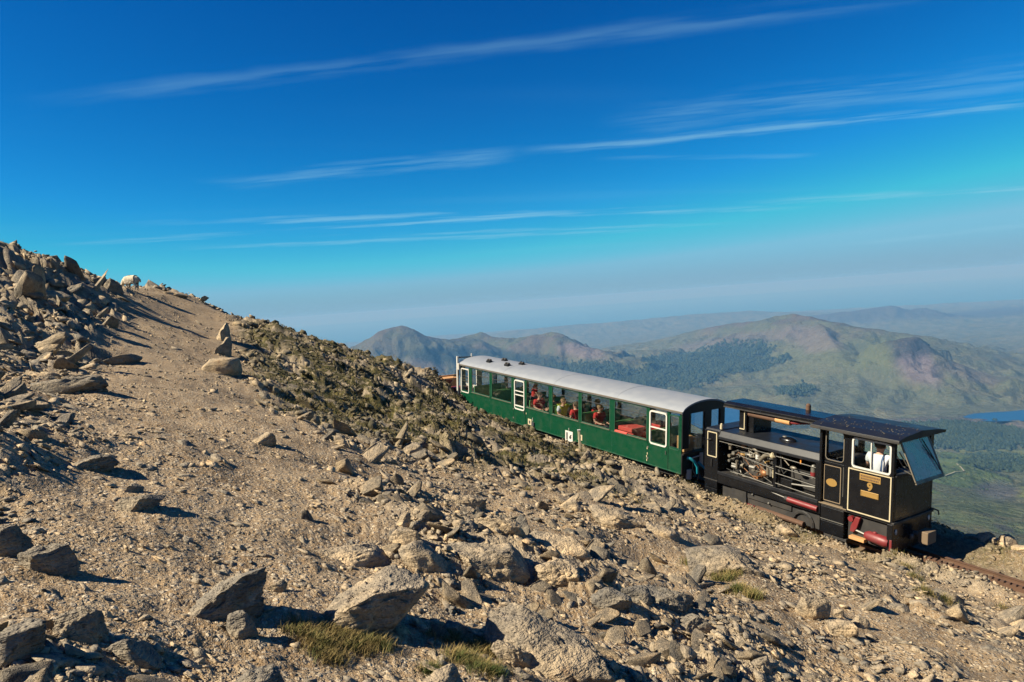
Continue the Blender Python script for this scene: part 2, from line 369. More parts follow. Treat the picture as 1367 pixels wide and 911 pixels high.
th = np.concatenate([np.linspace(RAD(-56), RAD(56), 740), np.linspace(RAD(58), RAD(302), 60)[1:-1]])
rr = np.exp(np.linspace(math.log(.5), math.log(78), 470))
TH, RR = np.meshgrid(th, rr); GX = RR * np.sin(TH); GY = RR * np.cos(TH)
GZ = ground_z(GX.ravel(), GY.ravel())
def grid_faces(nr, nt, wrap=True):
    i = np.arange(nr - 1)[:, None]; j = np.arange(nt if wrap else nt - 1)[None]; j2 = (j + 1) % nt
    return np.stack([(i * nt + j), (i * nt + j2), ((i + 1) * nt + j2), ((i + 1) * nt + j)], -1).reshape(-1, 4)
V = np.stack([GX.ravel(), GY.ravel(), GZ], 1)
ground = link('ground', mesh_np('ground', V, grid_faces(len(rr), len(th))[:, ::-1].copy(), M_GROUND, True,
              dict(moss=('FLOAT', moss_shade_mask(V[:, 0], V[:, 1])), rough=('FLOAT', sstep(rough_mask(V[:, 0], V[:, 1]), .25, .85) * .8))))
tag(ground, 'stony mountainside of pale dirt, gravel and broken bedrock above the railway', kind='structure')

# ------------------------------------------------------------------ the country beyond: valley, hills, plain, sea
def P3(px, py, d): return at(px, py, d)
RIDGES = [  # crest (px, py, metres), half width at the foot, roughness
    ([(380, 520, 7000), (430, 483, 7000), (470, 461, 7000), (500, 447, 7000), (520, 437, 7000), (535, 433, 7000), (552, 437, 7000), (570, 447, 7050), (600, 455, 7200), (625, 450, 7400)], 1250, 1.0),
    ([(600, 456, 7600), (622, 448, 7700), (642, 443, 7700), (662, 449, 7600), (690, 452, 7500), (715, 447, 7300), (735, 444, 7200), (752, 447, 7000), (768, 457, 6900), (800, 466, 6700), (815, 473, 6500), (835, 478, 6500)], 1000, 1.1),
    ([(835, 470, 7600), (870, 466, 7500), (905, 462, 7600)], 700, .8),
    ([(800, 466, 9500), (880, 454, 9200), (930, 441, 8800), (970, 433, 8400), (1010, 429, 7900), (1040, 422, 7400), (1060, 420, 7200), (1085, 423, 6900), (1110, 432, 6600), (1150, 438, 6300), (1200, 444, 6100), (1250, 452, 5900), (1310, 470, 5700), (1400, 500, 5400), (1500, 530, 5300)], 1500, .8),
    ([(1095, 430, 6600), (1110, 455, 5700), (1130, 480, 5200), (1150, 510, 4800)], 700, .7),
    ([(1185, 462, 5500), (1205, 452, 5150), (1222, 451, 5000), (1240, 463, 4950), (1270, 484, 4900), (1320, 505, 4800), (1400, 530, 4800)], 800, 1.2),
    ([(800, 520, 5600), (860, 500, 6000), (920, 487, 6400), (1000, 470, 6600)], 900, .6),
    ([(1040, 426, 15500), (1090, 421, 15500), (1130, 416, 15000), (1165, 412, 14800), (1178, 409.5, 14700), (1190, 406.5, 14600), (1204, 411.5, 14600), (1216, 414, 14600), (1234, 410.5, 14600), (1250, 416, 14600), (1270, 421, 14600), (1300, 428, 14800), (1367, 431, 15500), (1450, 428, 16000)], 1300, .8),
    ([(690, 441, 18500), (760, 434, 18500), (840, 428, 18500), (920, 420, 18800), (1000, 415, 18800), (1060, 417, 18500)], 2500, .4),
]
_FR = [40, 100, 250, 500, 900, 1500, 2000, 3000, 3800, 6000, 8000, 10500, 14000, 19000, 25000, 27000, 60000, 120000]
_FZ = [-32, -55, -112, -196, -316, -440, -548, -715, -806, -815, -860, -925, -945, -965, -985, -1020, -1060, -1100]
LAKE_Z = -800.0
LAKES = [[(905, 552, 0), (930, 545, 0), (992, 543, 0), (1004, 553, 0), (990, 566, 0), (940, 568, 0)],
         [(1286, 557, 0), (1305, 553, 0), (1345, 550, 0), (1420, 545, 0), (1440, 553, 0), (1385, 560, 0), (1330, 561, 0)]]
def lake_pt(px, py):
    v = ray(px, py); return v * (LAKE_Z / v[2])
LAKE_XY = [np.array([lake_pt(a, b)[:2] for a, b, _ in L]) for L in LAKES]
def in_poly(x, y, poly):
    ins = np.zeros(np.shape(x), bool); n = len(poly)
    for i in range(n):
        ax, ay = poly[i]; bx_, by_ = poly[(i + 1) % n]
        c = ((ay > y) != (by_ > y)) & (x < (bx_ - ax) * (y - ay) / (by_ - ay + 1e-12) + ax); ins ^= c
    return ins
def lake_in(x, y):
    """>0 inside a lake (metres from shore), <0 outside"""
    best = np.full(np.shape(x), -1e9)
    for poly in LAKE_XY:
        d, _ = seg_dist(x, y, np.vstack([poly, poly[:1]])); best = np.maximum(best, np.where(in_poly(x, y, poly), d, -d))
    return best + 35 * fbm(x / 260, y / 260, 3, 77)
def far_z(x, y):
    r = np.hypot(x, y); az = np.arctan2(x, y)
    z = np.interp(np.log(r), np.log(_FR), _FZ)
    am = np.clip(r * .06, 0, 90) * sstep(r, 200, 2500) * (1 - .75 * sstep(r, 9000, 13000))
    z = z + am * (.55 * fbm(x / 900, y / 900, 4, 101) + .22 * fbm(x / 260, y / 260, 3, 111))
    base = z.copy(); add = np.zeros_like(z)
    for k, (pts, w, ro) in enumerate(RIDGES):
        C = np.array([P3(*p) for p in pts]); wr = 1 + .32 * ro * fbm(x / 620 + k, y / 620, 4, 120 + k)
        d, par = seg_dist(x, y, C); i0 = np.minimum(par.astype(int), len(C) - 2); f = par - i0
        ch = C[i0, 2] * (1 - f) + C[i0 + 1, 2] * f
        bell = np.exp(-(np.maximum(d * wr, 0) / (w * .62)) ** 1.25)
        hh = (ch - base) * bell + ro * 62 * bell * (1.06 - bell) * 4 * (ridged(x / 520, y / 520, 5, 140 + k) - 1.0) + ro * 7 * fbm(x / 120, y / 120, 3, 150) * bell
        add = np.maximum(add, np.where(ch > base, hh, 0))
        if k == 7: global FAR_PEAK; FAR_PEAK = bell
    z = base + add
    li = lake_in(x, y); k = sstep(li, -260, -20)
    z = np.where(r < 7000, z * (1 - k) + np.minimum(z, LAKE_Z + 6 + 0 * z) * k, z)
    return np.where(li > -30, LAKE_Z - 3 - sstep(li, -30, 40) * 8 + (li < 0) * 6 * sstep(-li, 0, 30), z)

tf = np.concatenate([np.linspace(RAD(-45), RAD(45), 640), np.linspace(RAD(46), RAD(314), 90)[1:-1]])
rf = np.concatenate([np.exp(np.linspace(math.log(44), math.log(1000), 60))[:-1], np.exp(np.linspace(math.log(1000), math.log(3500), 90))[:-1],
                     np.linspace(3500, 9800, 230)[:-1], np.exp(np.linspace(math.log(9800), math.log(20000), 70))[:-1], np.exp(np.linspace(math.log(20000), math.log(30000), 12))])
TF, RF = np.meshgrid(tf, rf); FX = (RF * np.sin(TF)).ravel(); FY = (RF * np.cos(TF)).ravel(); FZ = far_z(FX, FY)
PEAKS = FAR_PEAK.copy(); FV = np.stack([FX, FY, FZ], 1); fpx, fpy = proj(FV); fr = np.hypot(FX, FY); ahead = FY > 20
nA = fbm(FX / 700, FY / 700, 5, 201, .6); nB = fbm(FX / 160, FY / 160, 4, 211, .6)
def blob(cx, cy, rx, ry, rot=0.0, d0=0, d1=1e9, soft=.35):
    """a patch of ground cover round the place seen at a pixel"""
    a = RAD(rot); dx = fpx - cx; dy = fpy - cy; u = (dx * math.cos(a) + dy * math.sin(a)) / rx; v = (-dx * math.sin(a) + dy * math.cos(a)) / ry
    e = np.hypot(u, v) + .30 * nA + .18 * nB
    return (1 - sstep(e, 1 - soft, 1 + soft)) * ahead * (fr > d0) * (fr < d1)
C_ = np.zeros((len(FX), 3)); C_[:] = (.088, .093, .052)
def lay(m, c):
    global C_
    C_ = C_ * (1 - m[:, None]) + np.array(c) * m[:, None]
lay(sstep(nA, -.15, .45) * .7, (.140, .125, .066)); lay(sstep(nB + .5 * nA, .1, .6) * .6, (.070, .082, .036))
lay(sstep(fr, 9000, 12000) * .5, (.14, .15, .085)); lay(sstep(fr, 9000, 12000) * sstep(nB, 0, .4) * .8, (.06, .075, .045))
lay(sstep(PEAKS, .08, .4) * .85, (.050, .048, .046))
hill = sstep(FZ, -640, -430) * (fr > 3500) * (fr < 9500)
lay(hill * sstep(nA, -.35, .25) * .8, (.095, .072, .060))
lay(hill * sstep(ridged(FX / 240, FY / 240, 3, 230), 1.15, 1.6) * .65, (.052, .050, .054))
lay(blob(1150, 470, 75, 22, 0, 3500, 9000) * .9, (.098, .108, .046)); lay(blob(1080, 470, 60, 40, 0, 3500, 9000) * .6, (.105, .110, .052))
lay(blob(1215, 470, 34, 22, 15, 3800, 6200) * .95, (.040, .038, .044)); lay(blob(1228, 492, 32, 20, 20, 3800, 6200) * .85, (.155, .118, .125))
lay(blob(1300, 500, 50, 10, 18, 3800, 6200) * .75, (.105, .085, .072)); lay(blob(1085, 452, 40, 16, 10, 4500, 9000) * .6, (.155, .118, .115))
lay(blob(780, 470, 36, 10, 10, 5000, 8500) * .75, (.165, .125, .12)); lay(blob(985, 455, 70, 8, -8, 5500, 9500) * .6, (.125, .10, .095))
lay(blob(540, 470, 70, 20, 0, 5000, 8500) * .5, (.10, .098, .062)); lay(blob(560, 492, 30, 12, 0, 5000, 8500) * .6, (.16, .12, .11))
FIELD = np.clip(sstep(fpy, 592, 602) * (fr > 1300) * (fr < 4300) * ahead, 0, 1)
fh, ft, fe = cells(FX / 210 + .3 * nA, FY / 330, 41); lay(FIELD * .85 * (fh > .35), (.078, .112, .034)); lay(FIELD * .8 * (fh > .72), (.135, .140, .050))
lay(FIELD * (fe < .05) * .6, (.030, .038, .022))
lay(blob(1330, 655, 32, 14, 0, 1200, 3600) * .85, (.075, .068, .074)); lay(blob(1310, 690, 70, 30, 20, 150, 2400) * .55, (.058, .082, .036))
lay((fr < 1500) * sstep(nB, -.1, .4) * .7, (.110, .090, .052)); lay((fr < 1500) * sstep(nA, .0, .5) * .5, (.105, .082, .068))
lay(blob(1340, 705, 14, 4, 20, 100, 1500) * .8, (.05, .047, .05))
W1 = blob(1300, 583, 92, 17, 2, 2600, 4900, .2); W2 = blob(1335, 618, 46, 11, 4, 2200, 4100, .25); W3 = blob(930, 489, 92, 25, -9, 4500, 7800, .22)
W4 = blob(800, 500, 95, 15, 2, 4300, 8000, .25); W5 = blob(1062, 521, 26, 8, 0, 3800, 6000, .25); W6 = blob(650, 478, 95, 12, 3, 5000, 8200, .25)
W7 = blob(1030, 568, 60, 5, 2, 2600, 5800, .3)
for m in (W1, W2, W3, W4, W5, W6, W7): lay(m * .92, (.016, .027, .020))
lay(blob(1290, 566, 110, 8, 2, 3000, 5000, .3) * .7, (.080, .060, .066))
t = NT('upland_turf'); nb_ = t.noise(.012, 6.0, .68, 'World'); cc = t.attr('cover', 'Color')
cc = t.mix(t.ramp(nb_, .40, .62, 0, .35), cc, t.mix(1.0, cc, (.55, .55, .55), 'MULTIPLY')); cc = t.mix(t.ramp(t.noise(.05, 3.0, .6, 'World'), .5, .75, 0, .28), cc, (.17, .155, .095))
M_FAR = t.fin(cc, .95, 0, t.bump(nb_, 45.0, 1.0), .1)
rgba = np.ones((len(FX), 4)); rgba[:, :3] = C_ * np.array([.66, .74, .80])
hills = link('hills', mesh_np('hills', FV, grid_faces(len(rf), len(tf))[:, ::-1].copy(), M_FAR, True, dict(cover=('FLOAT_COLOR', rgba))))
tag(hills, 'hazy valley, moorland hills and far plain below the mountain', kind='structure')

t = NT('water'); M_LAKE = t.fin((.004, .040, .115), .35, 0, t.bump(t.noise(.05, 3.0, .6, 'World'), .6, .4), .12)
for poly in LAKE_XY:
    c = poly.mean(0); Q = c + (poly - c) * 1.25
    o = link('lake', mesh_np('lake', np.c_[Q, np.full(len(Q), LAKE_Z)], [list(range(len(Q)))], M_LAKE)); tag(o, 'deep blue lake lying in the valley beneath the hills', kind='structure')
    if o.data.polygons[0].normal.z < 0: o.data.flip_normals()
ths = np.linspace(0, 2 * np.pi, 97)[:-1]; rs = np.array([9000, 16000, 24000, 40000, 80000.0])
A, B = np.meshgrid(ths, rs); SV = np.stack([(B * np.sin(A)).ravel(), (B * np.cos(A)).ravel(), np.full(A.size, -1000.0)], 1)
t = NT('sea_water'); M_SEA = t.fin((.03, .07, .11), .25, 0, None, .5)
sea = link('sea', mesh_np('sea', SV, grid_faces(len(rs), len(ths))[:, ::-1].copy(), M_SEA)); tag(sea, 'pale hazy sea beyond the coastal plain', kind='structure')

# woods on the far slopes, thousands of crowns that read as one dark mass each
rng = np.random.RandomState(5)
def wood(mask, n, hgt, label, seed):
    idx = np.where(mask > .5)[0]
    if len(idx) == 0: return
    ar = fr[idx] ** 2; pick = rng.choice(idx, n, p=ar / ar.sum())
    st = fr[pick] * .0022 + 8
    X = FX[pick] + rng.normal(size=n) * st; Y = FY[pick] + rng.normal(size=n) * st; Z = far_z(X, Y)
    h = hgt * rng.uniform(.6, 1.3, n); w = h * rng.uniform(.35, .6, n)
    o8 = np.array([[1, 0, .35], [.3, .95, .3], [-.8, .6, .4], [-.8, -.6, .32], [.3, -.95, .38], [0, 0, 1], [.5, .2, .75], [-.3, .4, .7]])
    f = np.array([[0, 1, 6], [1, 7, 6], [1, 2, 7], [2, 3, 7], [3, 5, 7], [3, 4, 5], [4, 6, 5], [4, 0, 6], [6, 7, 5]])
    an = rng.uniform(0, 6.28, n); c, s = np.cos(an)[:, None], np.sin(an)[:, None]
    VX = X[:, None] + w[:, None] * (o8[:, 0] * c - o8[:, 1] * s); VY = Y[:, None] + w[:, None] * (o8[:, 0] * s + o8[:, 1] * c); VZ = Z[:, None] + h[:, None] * (o8[:, 2] - .12)
    F = (np.arange(n)[:, None, None] * 8 + f[None]).reshape(-1, 3)
    tint = np.repeat(rng.uniform(0, 1, n), 8)
    o = link('woodland', mesh_np('woodland', np.stack([VX.ravel(), VY.ravel(), VZ.ravel()], 1), F, M_WOOD, False, dict(tint=('FLOAT', tint)))); tag(o, label, kind='stuff')
t = NT('conifer_crowns'); M_WOOD = t.fin(t.mix(t.attr('tint'), (.010, .020, .014), (.028, .042, .024)), .95, 0, None, .1)
wood(W1, 5200, 17, 'dark conifer plantation across the valley floor by the lake', 1); wood(W2, 1500, 13, 'small dark wood among the green valley fields', 2)
wood(W3, 8000, 24, 'broad blue-green forest on the hillside beyond the carriage roof', 3); wood(W4, 4500, 24, 'strip of forest under the middle hills', 4); wood(W5, 500, 20, 'small isolated plantation on the green hillside', 5)
hedge = FIELD * (fe < .05) * (fh > .3) * sstep(nB, -.2, .2); wood(hedge, 900, 8, 'hedgerow trees between the valley fields', 6)

# a pale lane on the valley floor
lane = [hit(*q, far_z, 300, 6000, 3000) for q in ((1262, 636), (1275, 631), (1287, 630), (1283, 625), (1277, 620))]
lv, lf = [], []
for i, p in enumerate(lane):
    q = lane[min(i + 1, len(lane) - 1)] - lane[max(i - 1, 0)]; q = q[:2] / np.linalg.norm(q[:2]); nn = np.array([-q[1], q[0]]) * 1.6
    for s_ in (-1, 1): xy = p[:2] + nn * s_; lv.append((xy[0], xy[1], p[2] + 2.5))
    if i: lf.append((2 * i - 2, 2 * i - 1, 2 * i + 1, 2 * i))
t = NT('lane_gravel'); o = link('road', mesh_np('road', lv, lf, t.fin(t.mix(t.noise(.2, 3.0, .5, 'World'), (.17, .155, .125), (.23, .21, .17)), .9))); tag(o, 'pale lane turning between the valley fields', kind='structure')

# the air: an even haze round everything below the tops
hb = [(-1, -1), (1, -1), (1, 1), (-1, 1)]; HV = [(a * 58000, b * 58000, z) for z in (-1130, 60) for a, b in hb]
me = mesh_np('haze', HV, [(3, 2, 1, 0), (4, 5, 6, 7), (0, 1, 5, 4), (1, 2, 6, 5), (2, 3, 7, 6), (3, 0, 4, 7)])
hm = bpy.data.materials.new('summer_haze'); hm.use_nodes = True; ht = hm.node_tree
for n in list(ht.nodes): ht.nodes.remove(n)
ho = ht.nodes.new('ShaderNodeOutputMaterial'); hv = ht.nodes.new('ShaderNodeVolumePrincipled'); ht.links.new(hv.outputs[0], ho.inputs['Volume'])
hv.inputs['Color'].default_value = (.075, .218, .450, 1); hv.inputs['Absorption Color'].default_value = (.65, .49, .412, 1); hv.inputs['Density'].default_value = 1.0e-4; hv.inputs['Anisotropy'].default_value = 0.0
me.materials.append(hm); haze = link('haze', me); tag(haze, 'thin blue summer haze filling the valley air', kind='stuff')

# ------------------------------------------------------------------ rocks
def ico(sub):
    bm = bmesh.new(); bmesh.ops.create_icosphere(bm, subdivisions=sub, radius=1.0)
    v = np.array([x.co[:] for x in bm.verts]); f = np.array([[q.index for q in p.verts] for p in bm.faces]); bm.free(); return v, f
ICO = {k: ico(k) for k in (1, 2, 3, 4, 5)}
def rock_shape(seed, sub, kind, dims, rough=1.0):
    """an angular stone: a ball cut by random planes, weathered with layered relief; base at z=0 plane through its middle"""
    g = np.random.RandomState(seed); v, f = ICO[sub]; v = v * 1.15
    flat = dict(slab=.9, block=.35, round=0.0, wedge=.5)[kind]
    nrm = g.normal(size=(dict(slab=9, block=10, round=22, wedge=9)[kind], 3)); nrm[:, 2] *= (1 - .45 * flat); nrm /= np.linalg.norm(nrm, axis=1)[:, None]
    off = g.uniform(*dict(slab=(.50, .85), block=(.45, .75), round=(.82, 1.0), wedge=(.48, .8))[kind], len(nrm))
    ex = [(np.array([0, 0, 1.0]), dict(slab=.55, block=.72, round=.9, wedge=.9)[kind]), (np.array([0, 0, -1.0]), .7)]
    if kind == 'wedge': ex.append((np.array([-.36, .12, .92]), .36)); ex.append((np.array([.12, -.98, -.12]), .42))
    for n, d in list(zip(nrm, off)) + ex:
        e = np.maximum(v @ n - d, 0); v = v - e[:, None] * n[None] * .97
    q = v * 1.7 + g.uniform(0, 50, 3)
    dsp = .10 * pn3(q, seed % 40) + .055 * (1 - 2 * np.abs(pn3(q * 2.3, 3))) * .8 + .035 * pn3(q * 5.1, 5)
    if kind != 'round':                                          # bedding: the stone splits along thin leaves
        lay_ = v[:, 2] * 5.5 + v[:, 0] * 1.2 + .7 * pn3(q * .8, 9); saw = lay_ - np.floor(lay_); dsp = dsp + .045 * (np.abs(saw - .5) * 2) ** 3 * -1.0
    if sub >= 4: dsp = dsp + .020 * pn3(q * 11, 7) + .012 * pn3(q * 23, 8)
    if sub >= 5:                                                 # joints and pits opened by frost
        dsp = dsp - .10 * (1 - sstep(np.abs(pn3(q * 1.25, 13)), .0, .075)) - .07 * sstep(pn3(q * 3.4, 15), .22, .5) + .030 * pn3(q * 6.5, 17)
    v = v + v / (np.linalg.norm(v, axis=1)[:, None] + 1e-6) * dsp[:, None] * rough
    if kind != 'round':                                          # fresh flat breaks cut across the weathered skin
        for n in g.normal(size=(9, 3)):
            n[2] *= .8; n /= np.linalg.norm(n); s_ = v @ n; d = np.quantile(s_, g.uniform(.86, .97)); v = v - np.maximum(s_ - d, 0)[:, None] * n[None] * .96
    v = v / np.abs(v).max(0)[None] * np.array(dims)[None] * .5
    return v, f
def near_z(x, y): return float(ground_z(np.array([x]), np.array([y]))[0])
def slope_at(x, y, e=.4):
    z = base_z(np.array([x + e, x - e, x, x]), np.array([y, y, y + e, y - e])); return (z[0] - z[1]) / (2 * e), (z[2] - z[3]) / (2 * e)
# pixel box of each boulder in view, its shape, roll of its long axis in the picture (deg, + = right end down), yaw, how far it is sunk, label
BOULDERS = [
 (345, 752, 570, 846, 'wedge', -10, 4, .36, 'large pitted brown slab tilted above the big grass tuft'),
 (212, 760, 356, 838, 'wedge', -10, 8, .34, 'wedge-shaped boulder with a pale slanting ridge and a dark overhung face'),
 (635, 668, 706, 722, 'block', 22, 10, .30, 'cracked cream boulder beside the long pale boulder'),
 (703, 684, 792, 742, 'block', 24, -8, .25, 'long pale cream boulder with a squared-off end'),
 (596, 706, 716, 772, 'slab', 8, 0, .45, 'humped brown outcrop boulder with a rough pitted back'),
 (714, 740, 778, 778, 'round', 12, 0, .30, 'lumpy two-lobed grey boulder below the long pale boulder'),
 (650, 800, 822, 908, 'slab', 26, -14, .25, 'biggest ribbed brown slab, tilted and casting a wide shadow'),
 (664, 838, 728, 904, 'wedge', 40, 10, .20, 'pointed tan rock leaning against the biggest ribbed slab'),
 (792, 772, 846, 814, 'slab', 24, 0, .30, 'thin buff slab next to the purple-brown block'),
 (828, 783, 870, 808, 'block', 6, 12, .15, 'small purple-brown block caught between two slabs'),
 (846, 772, 932, 818, 'slab', 10, -6, .30, 'flat pinkish-brown slab beside the purple-brown block'),
 (884, 806, 946, 842, 'slab', -14, 6, .30, 'low slab arched over a dark gap'),
 (906, 712, 1006, 772, 'block', 20, 8, .25, 'big grey-brown boulder with grass growing along its foot'),
 (1058, 790, 1106, 832, 'block', -12, 20, .22, 'upright tan block standing alone on the gravel'),
 (1104, 824, 1146, 856, 'block', 10, -12, .25, 'chalky pale rock split from a smaller neighbour'),
 (1138, 818, 1160, 842, 'block', -20, 30, .25, 'small tan rock against the chalky pale rock'),
 (994, 868, 1032, 896, 'block', 4, 25, .25, 'small grey striped rock on bare gravel'),
 (158, 838, 208, 890, 'slab', 50, -20, .20, 'heart-shaped buff stone lying flat below the dark wedge boulder'),
 (76, 806, 142, 858, 'round', 0, 10, .30, 'knobbly grey boulder among deep shadows'),
 (-30, 828, 58, 896, 'block', -14, 14, .25, 'dark blocky boulder next to the knobbly grey boulder'),
 (22, 716, 96, 772, 'block', 6, 0, .28, 'dark craggy boulder with a long shadow across the dirt'),
 (-30, 698, 42, 752, 'block', -6, 10, .28, 'craggy boulder with a pale top behind the dark craggy one'),
 (302, 818, 342, 856, 'round', 0, 0, .25, 'round smooth grey stone under the dark overhung face'),
 (266, 476, 320, 504, 'round', -4, 0, .30, 'pale smooth boulder at the path edge'),
 (286, 428, 312, 462, 'wedge', -12, 30, .30, 'upright pale rock on the rim of the path'),
 (284, 452, 312, 482, 'wedge', -16, 20, .30, 'leaning rock below the upright rim rock'),
 (146, 658, 216, 682, 'slab', 2, 0, .30, 'flat grey slab with a hollow dark side on the dirt'),
 (160, 640, 190, 660, 'wedge', -12, 10, .25, 'pointed rock behind the flat grey slab'),
 (80, 598, 152, 628, 'wedge', -4, 10, .30, 'row of dark jagged fins rising from the dirt'),
 (36, 490, 130, 526, 'slab', -3, 8, .50, 'layered dark outcrop sloping into the dirt'),
 (132, 468, 186, 490, 'wedge', 0, 0, .35, 'dark split outcrop in the middle of the path dirt'),
 (516, 700, 560, 728, 'block', 6, 0, .28, 'pale bent boulder under the small upright stone'),
 (538, 712, 594, 762, 'round', 38, 0, .28, 'smooth rounded boulder hanging over a deep shadow'),
 (530, 684, 550, 708, 'block', 10, 0, .20, 'small upright stone above the pale bent boulder'),
 (386, 700, 522, 752, 'slab', 10, 0, .50, 'wide low bedrock back, pale and cracked'),
 (584, 828, 630, 852, 'slab', -4, 8, .25, 'small flat tan rock at the edge of the dark grass'),
 (556, 886, 614, 930, 'block', -20, 8, .25, 'tan pointed rock beside green leaves'),
 (316, 886, 392, 930, 'slab', 6, 0, .30, 'dark-sided slab below the bare orange earth'),
 (358, 775, 384, 794, 'block', -5, 12, .2, 'small buff cube-like stone between two big slabs'),
 (752, 666, 782, 686, 'block', 8, 0, .25, 'smooth orange-buff rock below the carriage'),
 (782, 668, 852, 708, 'slab', 22, -8, .35, 'pinkish slab with a white lichen spot'),
 (586, 650, 650, 684, 'slab', 12, 0, .35, 'grey-brown split slab uphill of the cracked cream boulder'),
 (774, 602, 790, 618, 'wedge', -30, 10, .15, 'pointed upright stone under the carriage skirt'),
 (334, 576, 366, 598, 'wedge', -8, 12, .25, 'buff rock with a long black shadow on the gravel slope'),
 (446, 580, 466, 600, 'slab', 60, 10, .15, 'thin grey slab standing on edge'),
 (535, 588, 566, 610, 'block', 10, 0, .25, 'brown rock near the mossy hollows'),
 (138, 370, 162, 390, 'block', 0, 0, .15, 'dark blocky boulder on the skyline next to the sheep'),
 (120, 366, 140, 380, 'wedge', 0, 0, .15, 'pointed dark rock on the skyline'),
 (214, 386, 248, 396, 'slab', 4, 0, .25, 'pale flat slab on the crest of the path'),
 (262, 396, 278, 406, 'wedge', -20, 0, .15, 'small standing stone on the crest'),
 (1030, 696, 1068, 716, 'block', 16, 0, .30, 'buff rounded rock close under the locomotive frame'),
 (1112, 812, 1128, 826, 'block', 0, 30, .3, 'brown cobble between the tan block and chalky rock'),
 (855, 690, 905, 716, 'slab', 18, 0, .35, 'broad brown slab with an orange face'),
 (1180, 800, 1212, 816, 'slab', 8, 0, .35, 'grey slate slab below the mossy bank'),
 (1310, 856, 1362, 876, 'slab', 12, 0, .35, 'bluish slate slab near the rusty rails'),
]
rock_xy = []
for i, (x0, y0, x1, y1, kind, roll, yaw, sink, label) in enumerate(BOULDERS):
    cx = (x0 + x1) / 2; P = None
    for yy in np.linspace(y1 - (y1 - y0) * .22, y1 + 30, 12):
        P = hit(cx, yy, ground_z, 1.2, 60, 900)
        if P is not None: break
    d = P @ FW; w = (x1 - x0) / FPX * d; h = (y1 - y0) / FPX * d
    a = RAD(roll); ca, sa = abs(math.cos(a)), abs(math.sin(a))
    L_ = min(w / max(ca, .55), w * 1.35) * 1.08; T_ = max(h - L_ * sa * .55, h * .55)
    dep = L_ * (.62 if kind != 'round' else .8)
    T_ = max(min(T_, h * 1.0), h * .55) * (1.12 + sink * .8)
    v, f = rock_shape(900 + i, 5 if (x1 - x0) > 60 else 4, kind, (L_, dep, T_), 1.0)
    az = math.atan2(P[0], P[1])
    M = Matrix.Rotation(-az + RAD(yaw), 3, 'Z') @ Matrix.Rotation(a, 3, 'Y')
    v = v @ np.array(M).T
    lo = v[:, 2] < np.quantile(v[:, 2], .35); gz = ground_z(v[lo, 0] + P[0], v[lo, 1] + P[1], False) - v[lo, 2]
    zc = np.quantile(gz, .22) - T_ * (sink - .16)
    o = link('rock', mesh_np('rock', v, f, M_ROCK)); o.location = (P[0], P[1], zc)
    o.color = (next((q for k_, q in (('purple', .0), ('dark', .12), ('cream', 1.0), ('pale', .95), ('chalky', 1.1), ('buff', .85), ('tan', .8), ('pink', .75), ('orange', .9), ('grey', .35), ('blu', .2)) if k_ in label), .55), 0, 0, 1)
    tag(o, label, 'rock', 'boulders on the stony slope'); rock_xy.append((P[0], P[1], L_ * .5))
# the loose bank of pale stones on the outer edge of the line
PILE = [(1312, 722, 30, 'largest buff capstone'), (1302, 738, 26, 'tan stone'), (1330, 740, 24, 'flat buff stone'), (1345, 746, 32, 'round cream stone'), (1362, 740, 24, 'orange-tan stone'), (1385, 748, 30, 'wide grey stone'), (1324, 752, 16, 'small grey stone'), (1370, 762, 22, 'low buff stone'), (1290, 730, 15, 'small brown stone')]
PB = fp(TL, 7.0, 3.0, RAIL - .1)
for i, (px, py, wpx, nm) in enumerate(PILE):
    r_ = ray(px, py); T = TL; q = T['v']; s_ = ((PB) @ q - 0) / (r_ @ q); P = r_ * s_; d = P @ FW; w = wpx / FPX * d
    v, f = rock_shape(1500 + i, 4, 'block', (w, w * .8, w * .72), 1.0)
    gz = near_z(P[0], P[1]); o = link('rock', mesh_np('rock', v, f, M_ROCK)); o.location = (P[0], P[1], max(min(P[2], gz + .55), gz + w * .15)); o.rotation_euler = (0, 0, i * 1.3)
    o.color = (.95, 0, 0, 1); tag(o, nm + ' in the loose bank beyond the rails', 'rock', 'stones banked beyond the rails'); rock_xy.append((P[0], P[1], w * .5))

# middling stones: loose pieces of the slope, each one an object under the ground
g = np.random.RandomState(21)
PROTO = []
for k in range(26):
    v, f = rock_shape(300 + k, 3, ('slab', 'block', 'slab', 'wedge', 'block', 'slab')[k % 6] if k % 12 != 11 else 'block', (1.0, .72, (.26, .40, .20, .48)[k % 4]), .55)
    PROTO.append(mesh_np('stone', v, f, M_ROCK))
def clear_of_track(x, y): return seg_dist(x, y, track)[0] > 1.12
def crag_weight(x, y): return (.12 + rough_mask(x, y)) * (1 - .55 * sstep(x - .10 * y, .0, 2.0))
N_ = 17000; r_ = np.exp(g.uniform(math.log(2.4), math.log(44), N_)); a_ = g.uniform(RAD(-40), RAD(40), N_); X, Y = r_ * np.sin(a_), r_ * np.cos(a_)
ok = clear_of_track(X, Y) & (g.uniform(0, 1.3, N_) < crag_weight(X, Y) * (1 - .93 * path_mask(X, Y)))
for bx0, by0, br in rock_xy: ok &= np.hypot(X - bx0, Y - by0) > br * .9
X, Y = X[ok], Y[ok]; Z = ground_z(X, Y); qx, qy = proj(np.stack([X, Y, Z], 1))
ok = (qx > -60) & (qx < 1430) & (qy < 960); X, Y, Z = X[ok], Y[ok], Z[ok]
S = (.12 + .22 * g.beta(1.1, 3.2, len(X)) * 2.2) * (.45 + .55 * sstep(np.hypot(X, Y), 3, 14)) * (1 + .5 * sstep(np.hypot(X, Y), 20, 36)) * (1 + .7 * sstep(-X - .38 * Y, 1.0, 5.0) * sstep(Y, 9, 16))
